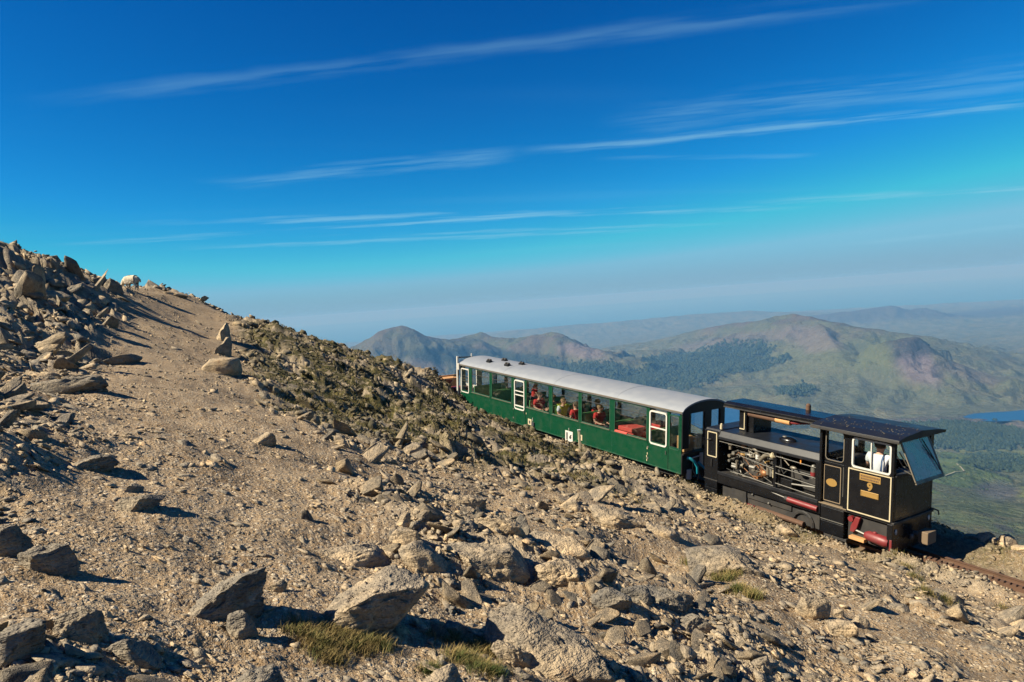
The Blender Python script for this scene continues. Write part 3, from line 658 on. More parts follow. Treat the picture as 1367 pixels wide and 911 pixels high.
MS = moss_shade_mask(X, Y); order = np.argsort(-S / np.hypot(X, Y)); big = order[:290]
for i in big:
    o = bpy.data.objects.new('stone', PROTO[int(g.randint(len(PROTO)))]); COL.objects.link(o); o.parent = ground
    sx, sy = slope_at(X[i], Y[i]); s_ = S[i] * 1.25
    o.color = (float(g.beta(1.4, 1.4)), float(MS[i]), 0, 1); o.location = (X[i], Y[i], Z[i] - s_ * .02); o.scale = (s_ * g.uniform(.9, 1.6), s_, s_ * g.uniform(.55, 1.25))
    o.rotation_euler = (sy + g.normal() * .22, -sx + .12 + g.normal() * .28, g.uniform(0, 6.28))
rest = order[290:]

# scree and gravel: tens of thousands of angular chips, one mass
HULL = []
for k in range(34):
    bm = bmesh.new(); pts = g.normal(size=(11, 3)); pts /= np.linalg.norm(pts, axis=1)[:, None]; pts *= g.uniform(.75, 1.0, (11, 1)); pts[:, 2] = np.clip(pts[:, 2], -.55, .6)
    for p in pts: bm.verts.new(p)
    r = bmesh.ops.convex_hull(bm, input=bm.verts); bmesh.ops.delete(bm, geom=[x for x in r['geom_interior'] if isinstance(x, bmesh.types.BMVert)], context='VERTS'); bmesh.ops.triangulate(bm, faces=bm.faces)
    bm.verts.index_update(); HULL.append((np.array([q.co[:] for q in bm.verts]), np.array([[q.index for q in p.verts] for p in bm.faces]))); bm.free()
def scatter(name, X, Y, S, mat, label, seed, tilt=.35, flat=(.22, .6), lift=.05):
    g = np.random.RandomState(seed); n = len(X); Z = ground_z(X, Y); e = .25
    sx = (ground_z(X + e, Y, False) - ground_z(X - e, Y, False)) / (2 * e); sy = (ground_z(X, Y + e, False) - ground_z(X, Y - e, False)) / (2 * e)
    kind = g.randint(0, len(HULL), n); VV, FF, TT, MM, off = [], [], [], [], 0; ms_ = moss_shade_mask(X, Y)
    for k in range(len(HULL)):
        I = np.where(kind == k)[0]; hv_, hf = HULL[k]; m = len(I)
        if m == 0: continue
        sc = np.stack([S[I] * g.uniform(.75, 1.4, m), S[I] * g.uniform(.55, 1.05, m), S[I] * g.uniform(*flat, m)], 1) * .5
        P = hv_[None] * sc[:, None]; an = g.uniform(0, 6.28, m)[:, None]; tx = g.normal(size=(m, 1)) * tilt + np.clip(sy[I], -1, 1)[:, None]; ty = g.normal(size=(m, 1)) * tilt - np.clip(sx[I], -1, 1)[:, None] + .1
        x = P[..., 0] * np.cos(an) - P[..., 1] * np.sin(an); y = P[..., 0] * np.sin(an) + P[..., 1] * np.cos(an); z = P[..., 2]
        y, z = y * np.cos(tx) - z * np.sin(tx), y * np.sin(tx) + z * np.cos(tx); x, z = x * np.cos(ty) + z * np.sin(ty), -x * np.sin(ty) + z * np.cos(ty)
        W = np.stack([x + X[I][:, None], y + Y[I][:, None], z + (Z[I] + S[I] * lift)[:, None]], -1)
        VV.append(W.reshape(-1, 3)); FF.append((np.arange(m)[:, None, None] * len(hv_) + hf[None] + off).reshape(-1, 3)); TT.append(np.repeat(g.beta(1.4, 1.4, m), len(hv_))); MM.append(np.repeat(ms_[I], len(hv_))); off += m * len(hv_)
    o = link(name, mesh_np(name, np.concatenate(VV), np.concatenate(FF), mat, False, dict(tint=('FLOAT', np.concatenate(TT)), moss=('FLOAT', np.concatenate(MM))))); return tag(o, label, kind='stuff')
scatter('scree', np.concatenate([X[rest]]), np.concatenate([Y[rest]]), S[rest], M_SCREE, 'loose broken stones strewn over the slope', 31)
r_ = np.exp(g.uniform(math.log(2.3), math.log(36), 5200)); a_ = g.uniform(RAD(-42), RAD(42), 5200); X, Y = r_ * np.sin(a_), r_ * np.cos(a_)
ok = (g.uniform(0, 1, len(X)) < sstep(fbm(X * .42, Y * .42, 3, 83), -.35, .45) * (1 - .45 * path_mask(X, Y)) + .05) & clear_of_track(X, Y); X, Y, r_ = X[ok], Y[ok], r_[ok]
scatter('scree', X, Y, (.10 + .42 * g.beta(1.1, 3.0, len(X))) * (.42 + .58 * sstep(r_, 3, 15)), M_SCREE, 'flat grey plates of rock bedded in the dirt', 37, .13, (.14, .34), .01)
s_ = g.uniform(0, len(track) - 1.01, 5200); i0 = s_.astype(int); f_ = s_ - i0; tb = track[i0] * (1 - f_)[:, None] + track[i0 + 1] * f_[:, None]; td_ = track[i0 + 1] - track[i0]; nv = np.stack([td_[:, 1], -td_[:, 0]], 1); nv /= np.linalg.norm(nv, axis=1)[:, None]
o_ = 1.12 + np.abs(g.normal(0, .55, len(s_))); X, Y = tb[:, 0] + nv[:, 0] * o_, tb[:, 1] + nv[:, 1] * o_; S = .05 + .20 * g.beta(1.2, 4.0, len(X))
scatter('scree', X, Y, S, M_SCREE, 'broken stones heaped along the near edge of the track', 35, .4, (.3, .8))
N_ = 150000; r_ = np.exp(g.uniform(math.log(1.5), math.log(42), N_)); a_ = g.uniform(RAD(-44), RAD(44), N_); X, Y = r_ * np.sin(a_), r_ * np.cos(a_)
pm = path_mask(X, Y); dens = sstep(fbm(X * .6, Y * .6, 3, 61), -.30, .40) * (1 - .5 * pm) + .10
ok = (g.uniform(0, 1.0, N_) < dens) & (seg_dist(X, Y, track)[0] > .55); X, Y, r_, pm = X[ok], Y[ok], r_[ok], pm[ok]
S = np.maximum(.016, r_ * .0032) * (1 + g.pareto(1.9, len(X)) * .95); S = np.minimum(S, .17 + .06 * sstep(r_, 8, 30)) * (1 - .35 * pm)
scatter('gravel', X, Y, S, M_SCREE, 'pale gravel and small angular chips covering the dirt', 33, .25, (.18, .6))

# ------------------------------------------------------------------ rough grass
def blades(name, specs, label, seed):
    """specs: (x, y, radius, count, height, dryness)"""
    g = np.random.RandomState(seed); V, F, T = [], [], []; off = 0
    for (x, y, rad, n, hgt, dry) in specs:
        q = g.normal(size=(n, 2)) * rad * .5; bx = x + q[:, 0]; by = y + q[:, 1]; bz = ground_z(bx, by) - .01
        h = hgt * g.uniform(.25, 1.1, n); an = g.uniform(0, 6.28, n); ln = g.uniform(.3, 1.3, n) * h; wd = h * g.uniform(.012, .028, n) + .0007
        cx, sx = np.cos(an), np.sin(an); px, py = -sx, cx
        b = np.stack([bx, by, bz], 1); side = np.stack([px, py, 0 * px], 1) * wd[:, None]; mid = b + np.stack([cx * ln * .35, sx * ln * .35, h * .6], 1); tip = b + np.stack([cx * ln, sx * ln, h * .92], 1)
        V.append(np.stack([b - side, b + side, mid - side * .7, mid + side * .7, tip], 1).reshape(-1, 3))
        f = np.array([[0, 1, 3], [0, 3, 2], [2, 3, 4]]); F.append((np.arange(n)[:, None, None] * 5 + f[None]).reshape(-1, 3) + off); off += n * 5
        T.append(np.repeat(np.clip(dry + .9 * pn(bx * 9, by * 9, 3) + g.normal(size=n) * .28, 0, 1), 5))
    o = link(name, mesh_np(name, np.concatenate(V), np.concatenate(F), M_GRASS, False, dict(tint=('FLOAT', np.concatenate(T))))); return tag(o, label, kind='stuff')
t = NT('rough_grass'); M_GRASS = t.fin(t.mix(t.attr('tint'), (.042, .058, .014), (.205, .150, .060)), .8, 0, None, .15)
TUFTS = [(405, 845, 26, 900, .6), (432, 862, 30, 1200, .55), (455, 848, 28, 1000, .65), (440, 880, 22, 700, .6), (480, 868, 24, 700, .45), (505, 862, 24, 500, .4), (595, 852, 22, 600, .6), (620, 880, 28, 1000, .5), (645, 868, 22, 800, .25), (650, 895, 26, 800, .2), (575, 898, 14, 300, .15),
         (925, 752, 14, 350, .25), (945, 762, 16, 500, .2), (965, 775, 16, 500, .3), (990, 790, 16, 600, .35), (1005, 798, 14, 500, .45), (975, 768, 14, 400, .3), (1222, 772, 10, 260, .3), (1235, 790, 12, 300, .45), (1212, 758, 9, 200, .35), (1192, 742, 9, 160, .3), (1265, 806, 9, 160, .4), (1160, 725, 9, 160, .35),
         (930, 640, 8, 90, .3), (765, 640, 8, 120, .5), (705, 655, 6, 80, .2), (1340, 815, 9, 160, .4), (850, 672, 6, 60, .3)]
sp = []
for px, py, rpx, n, dry in TUFTS:
    P = hit(px, py, ground_z, 1.2, 60, 900); d = P @ FW; sp.append((P[0], P[1], rpx / FPX * d * 1.0, int(n * 1.7), min(.085, .014 * d) if d < 6 else .10, min(1, dry + .15)))
blades('grass', sp, 'short tufts of dry and green mountain grass between the rocks', 41)
N_ = 6000; r_ = np.exp(g.uniform(math.log(9), math.log(42), N_)); a_ = g.uniform(RAD(-38), RAD(38), N_); X, Y = r_ * np.sin(a_), r_ * np.cos(a_)
ok = (g.uniform(0, 1, N_) < moss_shade_mask(X, Y) ** 1.5) & clear_of_track(X, Y); X, Y = X[ok][:2200], Y[ok][:2200]
blades('grass', [(x, y, .32, 60, .12, .45 + .2 * float(pn(np.array([x]), np.array([y]))[0])) for x, y in zip(X, Y)], 'olive moss and thin grass clinging to the broken slope', 43)

# ------------------------------------------------------------------ shape kit for built things
class K:
    def __init__(s): s.v, s.f = [], []
    def add(s, v, f):
        o = len(s.v); s.v += [tuple(map(float, q)) for q in v]; s.f += [tuple(i + o for i in q) for q in f]; return s
    def box(s, x0, x1, y0, y1, z0, z1):
        return s.add([(x, y, z) for z in (z0, z1) for x, y in ((x0, y0), (x1, y0), (x1, y1), (x0, y1))], [(3, 2, 1, 0), (4, 5, 6, 7), (0, 1, 5, 4), (1, 2, 6, 5), (2, 3, 7, 6), (3, 0, 4, 7)])
    def tube(s, pts, r, n=8):
        pts = [Vector(p) for p in pts]; rs = r if isinstance(r, (list, tuple)) else [r] * len(pts); V, F = [], []
        for i, p in enumerate(pts):
            d = (pts[min(i + 1, len(pts) - 1)] - pts[max(i - 1, 0)]).normalized(); a = d.orthogonal().normalized() if i == 0 else (a - d * a.dot(d)).normalized(); b = d.cross(a)
            V += [p + (a * math.cos(k * 2 * math.pi / n) + b * math.sin(k * 2 * math.pi / n)) * rs[i] for k in range(n)]
            if i: F += [((i - 1) * n + k, (i - 1) * n + (k + 1) % n, i * n + (k + 1) % n, i * n + k) for k in range(n)]
        F += [tuple(range(n))[::-1], tuple((len(pts) - 1) * n + k for k in range(n))]
        return s.add(V, F)
    def prism(s, prof, fn, c0, c1):
        n = len(prof); V = [fn(a, b, c0) for a, b in prof] + [fn(a, b, c1) for a, b in prof]
        return s.add(V, [tuple(range(n)), tuple(range(2 * n - 1, n - 1, -1))] + [(k, n + k, n + (k + 1) % n, (k + 1) % n) for k in range(n)])
    def ring(s, u0, u1, w0, w1, t, rad, fn, c0, c1, seg=5):
        def loop(u0, u1, w0, w1, r):
            P = []
            for cx, cy, a0 in ((u1 - r, w1 - r, 0), (u0 + r, w1 - r, 90), (u0 + r, w0 + r, 180), (u1 - r, w0 + r, 270)):
                P += [(cx + r * math.cos(RAD(a0 + 90 * k / seg)), cy + r * math.sin(RAD(a0 + 90 * k / seg))) for k in range(seg + 1)]
            return P
        O = loop(u0, u1, w0, w1, rad); I = loop(u0 + t, u1 - t, w0 + t, w1 - t, max(rad - t, .004)); n = len(O); V = [fn(a, b, c) for c in (c0, c1) for L in (O, I) for a, b in L]; F = []
        for k in range(n):
            j = (k + 1) % n; F += [(k, j, n + j, n + k), (2 * n + j, 2 * n + k, 3 * n + k, 3 * n + j), (j, k, 2 * n + k, 2 * n + j), (n + k, n + j, 3 * n + j, 3 * n + k)]
        return s.add(V, F)
    def ball(s, c, r, n=10, m=6):
        r = (r, r, r) if isinstance(r, (int, float)) else r; V = [(c[0], c[1], c[2] - r[2])]; F = []
        for i in range(1, m):
            a = -math.pi / 2 + math.pi * i / m; V += [(c[0] + r[0] * math.cos(a) * math.cos(2 * math.pi * k / n), c[1] + r[1] * math.cos(a) * math.sin(2 * math.pi * k / n), c[2] + r[2] * math.sin(a)) for k in range(n)]
        V.append((c[0], c[1], c[2] + r[2])); e = len(V) - 1
        for k in range(n):
            F.append((0, 1 + (k + 1) % n, 1 + k)); F.append((e, e - n + k, e - n + (k + 1) % n))
            for i in range(m - 2): F.append((1 + i * n + k, 1 + i * n + (k + 1) % n, 1 + (i + 1) * n + (k + 1) % n, 1 + (i + 1) * n + k))
        return s.add(V, F)
    def mesh(s, name, mat, smooth=False):
        me = bpy.data.meshes.new(name); me.from_pydata(s.v, [], s.f)
        bm = bmesh.new(); bm.from_mesh(me); bmesh.ops.recalc_face_normals(bm, faces=bm.faces); bm.to_mesh(me); bm.free()
        if smooth:
            for p in me.polygons: p.use_smooth = True
        me.materials.append(mat); return me
def part(name, parent, mat, k, bev=0.0, smooth=False):
    o = link(name, k.mesh(name, mat, smooth), parent)
    if smooth:
        m = o.modifiers.new('edges', 'EDGE_SPLIT'); m.split_angle = RAD(42)
    if bev:
        b = o.modifiers.new('bevel', 'BEVEL'); b.width = bev; b.segments = 2; b.limit_method = 'ANGLE'
    return o
def bx(*a): return K().box(*a)
XZ = lambda a, b, c: (a, c, b)          # side-on profiles
YZ = lambda a, b, c: (c, a, b)          # end-on profiles

M_GREEN = paint('green_coachwork', (.0018, .036, .017), .30, dirt=.10, spec=.4); M_LGREEN = paint('light_green_lining', (.16, .36, .13), .5, dirt=.1)
M_DGREEN = paint('dark_green_trim', (.010, .055, .032), .4); M_ROOF = paint('grey_roof_paint', (.165, .18, .205), .55, dirt=.12, dirtc=(.30, .30, .30))
M_WHITE = paint('white_paint', (.44, .43, .40), .4, dirt=.10); M_CREAM = paint('cream_lining', (.38, .33, .22), .4, dirt=.12)
M_BLACK = paint('black_gloss', (.0042, .0046, .006), .26, dirt=.12, dirtc=(.014, .012, .010), spec=.45); M_NAVY = paint('blue_black', (.007, .008, .011), .42, dirt=.2, dirtc=(.02, .02, .02), spec=.35)
M_CAST = paint('grimy_steel', (.020, .019, .019), .6, .1, .40, (.05, .036, .024)); M_RUST = paint('rusty_iron', (.085, .043, .024), .85, .1, .6, (.04, .026, .018))
M_RED = paint('red_oxide_paint', (.135, .012, .014), .5, dirt=.45, dirtc=(.07, .025, .022)); M_BRASS = paint('brass', (.27, .165, .05), .4, .25, .25, (.12, .07, .03))
M_STEEL = paint('bright_steel', (.17, .165, .15), .45, .6, .3, (.10, .08, .06)); M_ALLOY = paint('dull_alloy', (.15, .13, .10), .5, .4, .35); M_COPPER = paint('bronze', (.22, .10, .04), .5, .5, .4)
M_RUBBER = paint('black_rubber', (.018, .018, .018), .8); M_WOOD_B = paint('sleeper_timber', (.13, .090, .055), .9, dirt=.5, dirtc=(.22, .17, .12)); M_PLY = paint('warm_timber', (.42, .22, .085), .7, dirt=.3)
M_CARD = paint('cardboard', (.42, .24, .10), .85, dirt=.15); M_TEAL = paint('teal_hose', (.01, .22, .30), .4); M_REDC = paint('red_cloth', (.46, .022, .02), .85, dirt=.1); M_PINK = paint('coral_cloth', (.50, .06, .045), .85, dirt=.1)
M_SKIN = paint('skin', (.52, .29, .20), .55, dirt=.05); M_SHIRT = paint('white_cloth', (.56, .58, .62), .85, dirt=.05); M_DARKC = paint('dark_cloth', (.018, .020, .028), .9); M_BLUEC = paint('blue_cloth', (.03, .07, .16), .9)
M_NEON = paint('yellow_vest', (.55, .66, .03), .7, dirt=.05); M_HAIR = paint('brown_hair', (.045, .028, .016), .8); M_FAIR = paint('fair_hair', (.24, .15, .07), .8); M_AMBER = paint('amber_lens', (.62, .22, .03), .25)
M_SEATC = paint('seat_cloth', (.030, .045, .040), .9); M_PLATE = paint('grey_stain_plate', (.16, .12, .075), .7, dirt=.4)
def glass_mat(name, tint, gl, alpha, sky_sheen=0.0):
    t = NT(name); t.N.remove(t.b); o = t.N['Material Output']
    tr = t.n('ShaderNodeBsdfTransparent'); tr.inputs[0].default_value = (*tint, 1); g_ = t.n('ShaderNodeBsdfGlossy'); g_.inputs['Roughness'].default_value = .03
    lw = t.n('ShaderNodeFresnel'); lw.inputs[0].default_value = 1.5; m = t.n('ShaderNodeMixShader')
    t.L.new(t.math('ADD', t.math('MULTIPLY', lw.outputs[0], gl), alpha), m.inputs[0]); t.L.new(tr.outputs[0], m.inputs[1]); t.L.new(g_.outputs[0], m.inputs[2]); 
    if sky_sheen:  # pale diffuse layer brightens the pane, standing in for reflected sky
        df = t.n('ShaderNodeBsdfDiffuse'); df.inputs[0].default_value = (.46, .50, .54, 1); m2 = t.n('ShaderNodeMixShader'); t.L.new(t.ramp(t.noise(3.0, 4.0, .6), .3, .75, sky_sheen * .5, sky_sheen), m2.inputs[0]); t.L.new(m.outputs[0], m2.inputs[1]); t.L.new(df.outputs[0], m2.inputs[2]); m = m2
    t.L.new(m.outputs[0], o.inputs[0]); return t.m
M_GLASS = glass_mat('window_glass', (.96, .98, .98), .35, .0); M_SCREEN = glass_mat('windscreen_glass', (.80, .84, .86), .8, .12, .5)

# ------------------------------------------------------------------ the track: two rails, the toothed rack between them, sleepers
trk = empty('railway_track'); tag(trk, 'rusty narrow-gauge rack railway line running under the train', 'railway track')
tx = np.array(track); sl = np.concatenate([[0], np.cumsum(np.linalg.norm(np.diff(tx, axis=0), axis=1))])
def tk(s, off=0.0, dz=0.0):
    p = np.array([np.interp(s, sl, tx[:, i]) for i in range(3)]); q = np.array([np.interp(s + .6, sl, tx[:, i]) for i in range(3)]) - np.array([np.interp(s - .6, sl, tx[:, i]) for i in range(3)]); q /= np.linalg.norm(q)
    n = np.array([-q[1], q[0], 0]); n /= np.linalg.norm(n); return p + n * off + np.array([0, 0, dz]), q, n
SS = np.arange(.6, sl[-1] - .7, .5)
def swept(prof):
    V, F = [], []; n = len(prof)
    for i, s in enumerate(SS):
        for a, b in prof: V.append(tk(s, a, b)[0])
        if i: F += [((i - 1) * n + k, (i - 1) * n + (k + 1) % n, i * n + (k + 1) % n, i * n + k) for k in range(n)]
    k = K(); k.add(V, F + [tuple(range(n)), tuple(range(len(V) - 1, len(V) - 1 - n, -1))]); return k
for o_ in (-.4, .4): part('rail', trk, M_RUST, swept([(o_ - .05, -.10), (o_ + .05, -.10), (o_ + .012, -.085), (o_ + .012, -.03), (o_ + .03, -.02), (o_ + .03, 0), (o_ - .03, 0), (o_ - .03, -.02), (o_ - .012, -.03), (o_ - .012, -.085)]))
rk = part('rack_rail', trk, M_RUST, swept([(-.045, -.09), (-.02, -.09), (-.02, .015), (-.045, .015)])); part('rack_bar', trk, M_RUST, swept([(.02, -.09), (.045, -.09), (.045, .015), (.02, .015)]))
kk = K()
for s in np.arange(sl[-1] - 17, sl[-1] - 1, .12):
    p, q, n = tk(s, 0, .022); a, b = q * .035, n * .05; z = np.array([0, 0, .022]); c = [p + i * a + j * b + h * z for h in (-1, 1) for i, j in ((-1, -1), (1, -1), (1, 1), (-1, 1))]
    kk.add(c, [(3, 2, 1, 0), (4, 5, 6, 7), (0, 1, 5, 4), (1, 2, 6, 5), (2, 3, 7, 6), (3, 0, 4, 7)])
part('rack_teeth', trk, M_RUST, kk)
sm = bx(-.11, .11, -.75, .75, -.16, -.08).mesh('sleeper', M_WOOD_B)
for s in np.arange(1.0, sl[-1] - 1, .85):
    p, q, n = tk(s); o = bpy.data.objects.new('sleeper', sm); COL.objects.link(o); o.parent = trk; o.location = p; o.rotation_euler = (0, 0, math.atan2(q[1], q[0])); o.location.z += .012 * math.sin(s * 7)

# ------------------------------------------------------------------ the carriage (frame: x along towards the engine, y across, z up)
MC = frame_m(TC); coach = empty('railway_carriage', MC)
tag(coach, 'long green railway carriage with a light grey roof and white-framed doors', 'carriage', None)
LN = 13.52; WC = 2.0
def wheelset(root, x, y0, y1, z, r, mat):
    for y in (y0, y1):
        w = part('wheel', root, mat, K().tube([(x, y - .05, z), (x, y + .05, z)], r, 20), 0, True); part('flange', w, mat, K().tube([(x, (y + .05 if y == y0 else y - .06), z), (x, (y + .06 if y == y0 else y - .05), z)], r + .025, 20), 0, True)
part('underframe', coach, M_CAST, bx(.12, 13.4, .2, 1.8, -.20, 0.02)); part('floor', coach, M_CAST, bx(.06, 13.46, .06, 1.94, .06, .13))
for bx_ in (2.2, 11.2):
    part('bogie_frame', coach, M_CAST, K().box(bx_ - .95, bx_ + .95, .30, .42, -.34, -.14).box(bx_ - .95, bx_ + .95, 1.58, 1.7, -.34, -.14).box(bx_ - .15, bx_ + .15, .3, 1.7, -.3, -.18))
    for dx in (-.6, .6): wheelset(coach, bx_ + dx, .60, 1.40, -.22, .28, M_CAST)
part('side_panel', coach, M_GREEN, bx(0, LN, 0, .05, 0, .80), .006); part('side_panel', coach, M_GREEN, bx(0, LN, 1.95, WC, 0, .80), .006)
part('cantrail', coach, M_GREEN, bx(0, LN, 0, .06, 1.90, 1.985), .004); part('cantrail', coach, M_GREEN, bx(0, LN, 1.94, WC, 1.90, 1.985), .004)
POSTS = [(0, .06), (.75, .96), (2.51, 2.65), (4.19, 4.40), (5.10, 5.22), (6.77, 6.93), (8.55, 8.68), (10.24, 10.45), (12.03, 12.15), (12.90, 13.02), (13.43, 13.52)]
for a, b in POSTS:
    part('window_post', coach, M_GREEN, bx(a, b, .002, .055, .80, 1.90), .006)
    part('window_post', coach, M_DGREEN, bx(a, b, 1.945, 1.998, .80, 1.90), .006)
WIN = [(.96, 2.51), (2.65, 4.19), (5.22, 6.77), (6.93, 8.55), (8.68, 10.24), (10.45, 12.03)]
for a, b in WIN:
    w = part('window', coach, M_DGREEN, K().ring(a, b, .80, 1.90, .028, .07, XZ, .0, .04)); part('pane', w, M_GLASS, bx(a + .02, b - .02, .02, .024, .82, 1.88)); part('sill', w, M_ALLOY, bx(a + .01, b - .01, -.02, .02, .785, .803))
    part('top_bar', w, M_CAST, bx(a + .02, b - .02, .010, .03, 1.62, 1.64))
    w = part('window', coach, M_DGREEN, K().ring(a, b, .80, 1.90, .03, .07, XZ, 1.96, 1.99)); part('pane', w, M_GLASS, bx(a + .02, b - .02, 1.972, 1.976, .82, 1.88)); part('top_bar', w, M_CAST, bx(a + .02, b - .02, 1.955, 1.985, 1.52, 1.55))
    part('curtain_pad', coach, M_DARKC, bx(a + .42, a + .58, 1.90, 1.94, 1.42, 1.88)); part('curtain_pad', coach, M_DARKC, bx(a + .02, a + .13, 1.90, 1.94, 1.35, 1.88))
def door(x0, x1, fx0, fx1, z0, z1, bars, far=False):
    d = part('door', coach, M_GREEN, bx(x0, x1, -.006, .05, .015, z0 + .02), .006)
    [part('door_gap', d, M_BLACK, bx(a, a + .014, -.004, .03, .01, .80)) for a in (x0 - .014, x1)]
    w = part('window_frame', d, M_WHITE, K().ring(fx0, fx1, z0, z1, .050, .11, XZ, -.022, .03)); part('pane', w, M_GLASS, bx(fx0 + .04, fx1 - .04, .01, .014, z0 + .04, z1 - .04))
    for z, h in bars: part('bar', w, M_WHITE, bx(fx0 + .03, fx1 - .03, -.016, .02, z, z + h))
    [part('hinge', d, M_STEEL, bx(x0 - .03, x0 + .03, -.02, .0, hz, hz + .06)) for hz in (.18, .55)]; part('handle', d, M_STEEL, K().tube([(x1 - .08, -.03, .50), (x1 - .08, -.03, .62)], .012, 6))
    return d
door(4.33, 5.17, 4.40, 5.12, .60, 1.84, ((1.36, .035), (1.20, .035), (.74, .05))); door(12.09, 12.97, 12.15, 12.92, .72, 1.84, ((1.27, .035),))
w = part('window', coach, M_WHITE, K().ring(.07, .76, .70, 1.82, .045, .09, XZ, -.018, .03)); part('pane', w, M_GLASS, bx(.1, .72, .01, .014, .74, 1.78))
for z in (.98, 1.22, 1.34, 1.46): part('bar', w, M_ALLOY, bx(.12, .72, .02, .04, z, z + .025))
w = part('window', coach, M_DGREEN, K().ring(13.01, 13.44, .72, 1.84, .03, .08, XZ, -.012, .03)); part('pane', w, M_GLASS, bx(13.03, 13.42, .01, .014, .75, 1.8))
prof = [(-.06 + 2.12 * k / 24, 1.985 + .30 * (1 - ((k - 12) / 12) ** 2) ** .62) for k in range(25)]
RP = prof + [(a, b - .05) for a, b in prof[::-1]]
roof = part('roof', coach, M_ROOF, K().prism(RP, YZ, -.06, 13.60), 0, True); part('gutter', roof, M_ALLOY, bx(-.06, 13.60, -.085, -.055, 1.965, 2.0)); part('gutter', roof, M_ALLOY, bx(-.06, 13.60, 2.055, 2.085, 1.965, 2.0))
for sx in (3.6, 7.1, 10.6): part('roof_seam', roof, M_ROOF, K().prism([(a, b + .006) for a, b in prof] + [(a, b - .02) for a, b in prof[::-1]], YZ, sx, sx + .03), 0, True)
for vx, vy, vz in ((1.79, .45, 2.25), (3.23, .45, 2.25), (2.16, 1.02, 2.285), (3.6, .95, 2.285)):
    v_ = part('roof_vent', roof, M_NAVY, K().box(vx - .14, vx + .14, vy - .09, vy + .09, vz - .03, vz + .05), .01); part('cowl', v_, M_CAST, K().ball((vx - .08, vy, vz + .08), (.075, .075, .05)).ball((vx + .08, vy, vz + .08), (.075, .075, .05)), 0, True)
arch = [(a, b - .05) for a, b in prof] + [(2.0, 1.90), (0, 1.90)]
part('end_arch', coach, M_NAVY, K().prism(arch, YZ, 13.50, 13.565)); part('end_arch', coach, M_NAVY, K().prism(arch, YZ, -.02, .03))
for a, b in ((0.0, .30), (1.03, 1.35), (1.78, 2.0)): part('end_post', coach, M_NAVY, bx(13.47, 13.56, a + .003, b - .003, .80, 1.90), .006)
part('end_panel', coach, M_NAVY, bx(13.47, 13.56, .003, 1.997, .0, .62), .006); part('end_sill', coach, M_NAVY, bx(13.44, 13.60, .01, 1.99, .62, .66)); part('end_panel', coach, M_NAVY, bx(13.47, 13.55, 1.03, 1.99, .66, .86))
part('pane', coach, M_GLASS, bx(13.50, 13.505, .30, 1.03, .67, 1.90)); part('pane', coach, M_GLASS, bx(13.50, 13.505, 1.35, 1.78, .86, 1.90))
for a, b in ((0.0, .25), (.85, 1.15), (1.75, 2.0)): part('end_post', coach, M_WHITE, bx(-.02, .05, a + .003, b - .003, .62, 1.90), .006)
part('end_panel', coach, M_GREEN, bx(-.02, .05, .003, 1.997, .0, .62), .006)
part('lining', coach, M_LGREEN, bx(.1, 13.4, 1.92, 1.945, .14, .78)); part('lining', coach, M_DGREEN, bx(.1, 13.4, .055, .075, .14, .76)); part('ceiling', coach, M_CREAM, bx(.1, 13.4, .1, 1.9, 1.93, 1.95))
for x, s in ((1.02, 1), (2.50, -1), (2.66, 1), (4.10, -1), (5.30, 1), (6.76, -1), (6.94, 1), (8.52, -1), (8.70, 1), (10.28, -1), (10.40, 1), (12.0, -1)):
    b = part('bench', coach, M_SEATC, bx(min(x, x + .45 * s), max(x, x + .45 * s), .10, 1.88, .42, .52), .02); part('bench_back', b, M_LGREEN, bx(min(x, x + .05 * s), max(x, x + .05 * s), .10, 1.88, .45, 1.08), .01)
    part('bench_leg', b, M_CAST, bx(x + .2 * s - .03, x + .2 * s + .03, .2, 1.7, .13, .42))
for sx in (.86, 2.58, 6.85, 8.61, 10.34): part('panel_seam', coach, M_DGREEN, bx(sx, sx + .012, -.003, .02, .02, .79))
part('waist_beading', coach, M_GREEN, bx(.0, 4.31, -.014, .0, .735, .755)); part('waist_beading', coach, M_GREEN, bx(5.19, 12.07, -.014, .0, .735, .755)); part('skirt_rail', coach, M_DGREEN, bx(.0, 13.52, -.010, .0, .0, .035))
for sx, sz in ((12.03, .10), (12.05, .32), (12.04, .50), (12.02, -.0 + .22), (5.22, .50)): part('paint_chip', coach, M_CREAM, bx(sx, sx + .03, -.008, .0, sz, sz + .07))
# marks on the side
for a, z0, z1 in ((5.36, .11, .35), (8.52, .11, .32)):
    s_ = part('label_plate', coach, M_CREAM, bx(a, a + .24, -.012, .0, z0, z1)); part('symbol', s_, M_DARKC, K().prism([(a + .08, z0 + .05), (a + .16, z0 + .05), (a + .17, z0 + .15), (a + .12, z0 + .19), (a + .07, z0 + .15)], XZ, -.017, -.012))
s_ = part('sign_board', coach, M_WHITE, bx(7.78, 8.22, -.020, .0, -.06, .33)); part('symbol', s_, M_DARKC, K().box(7.85, 7.93, -.026, -.02, .0, .27).prism([(8.03, .06), (8.10, .04), (8.15, .10), (8.13, .17), (8.17, .22), (8.08, .20), (8.02, .12)], XZ, -.026, -.02)); part('hook', s_, M_WHITE, K().tube([(8.0, -.02, .33), (8.0, -.02, .45)], .012, 6))
part('hook', coach, M_WHITE, K().tube([(5.70, -.02, .30), (5.70, -.02, .44)], .012, 6)); part('hose_box', coach, M_DARKC, bx(5.64, 5.80, -.05, 0, .12, .26))
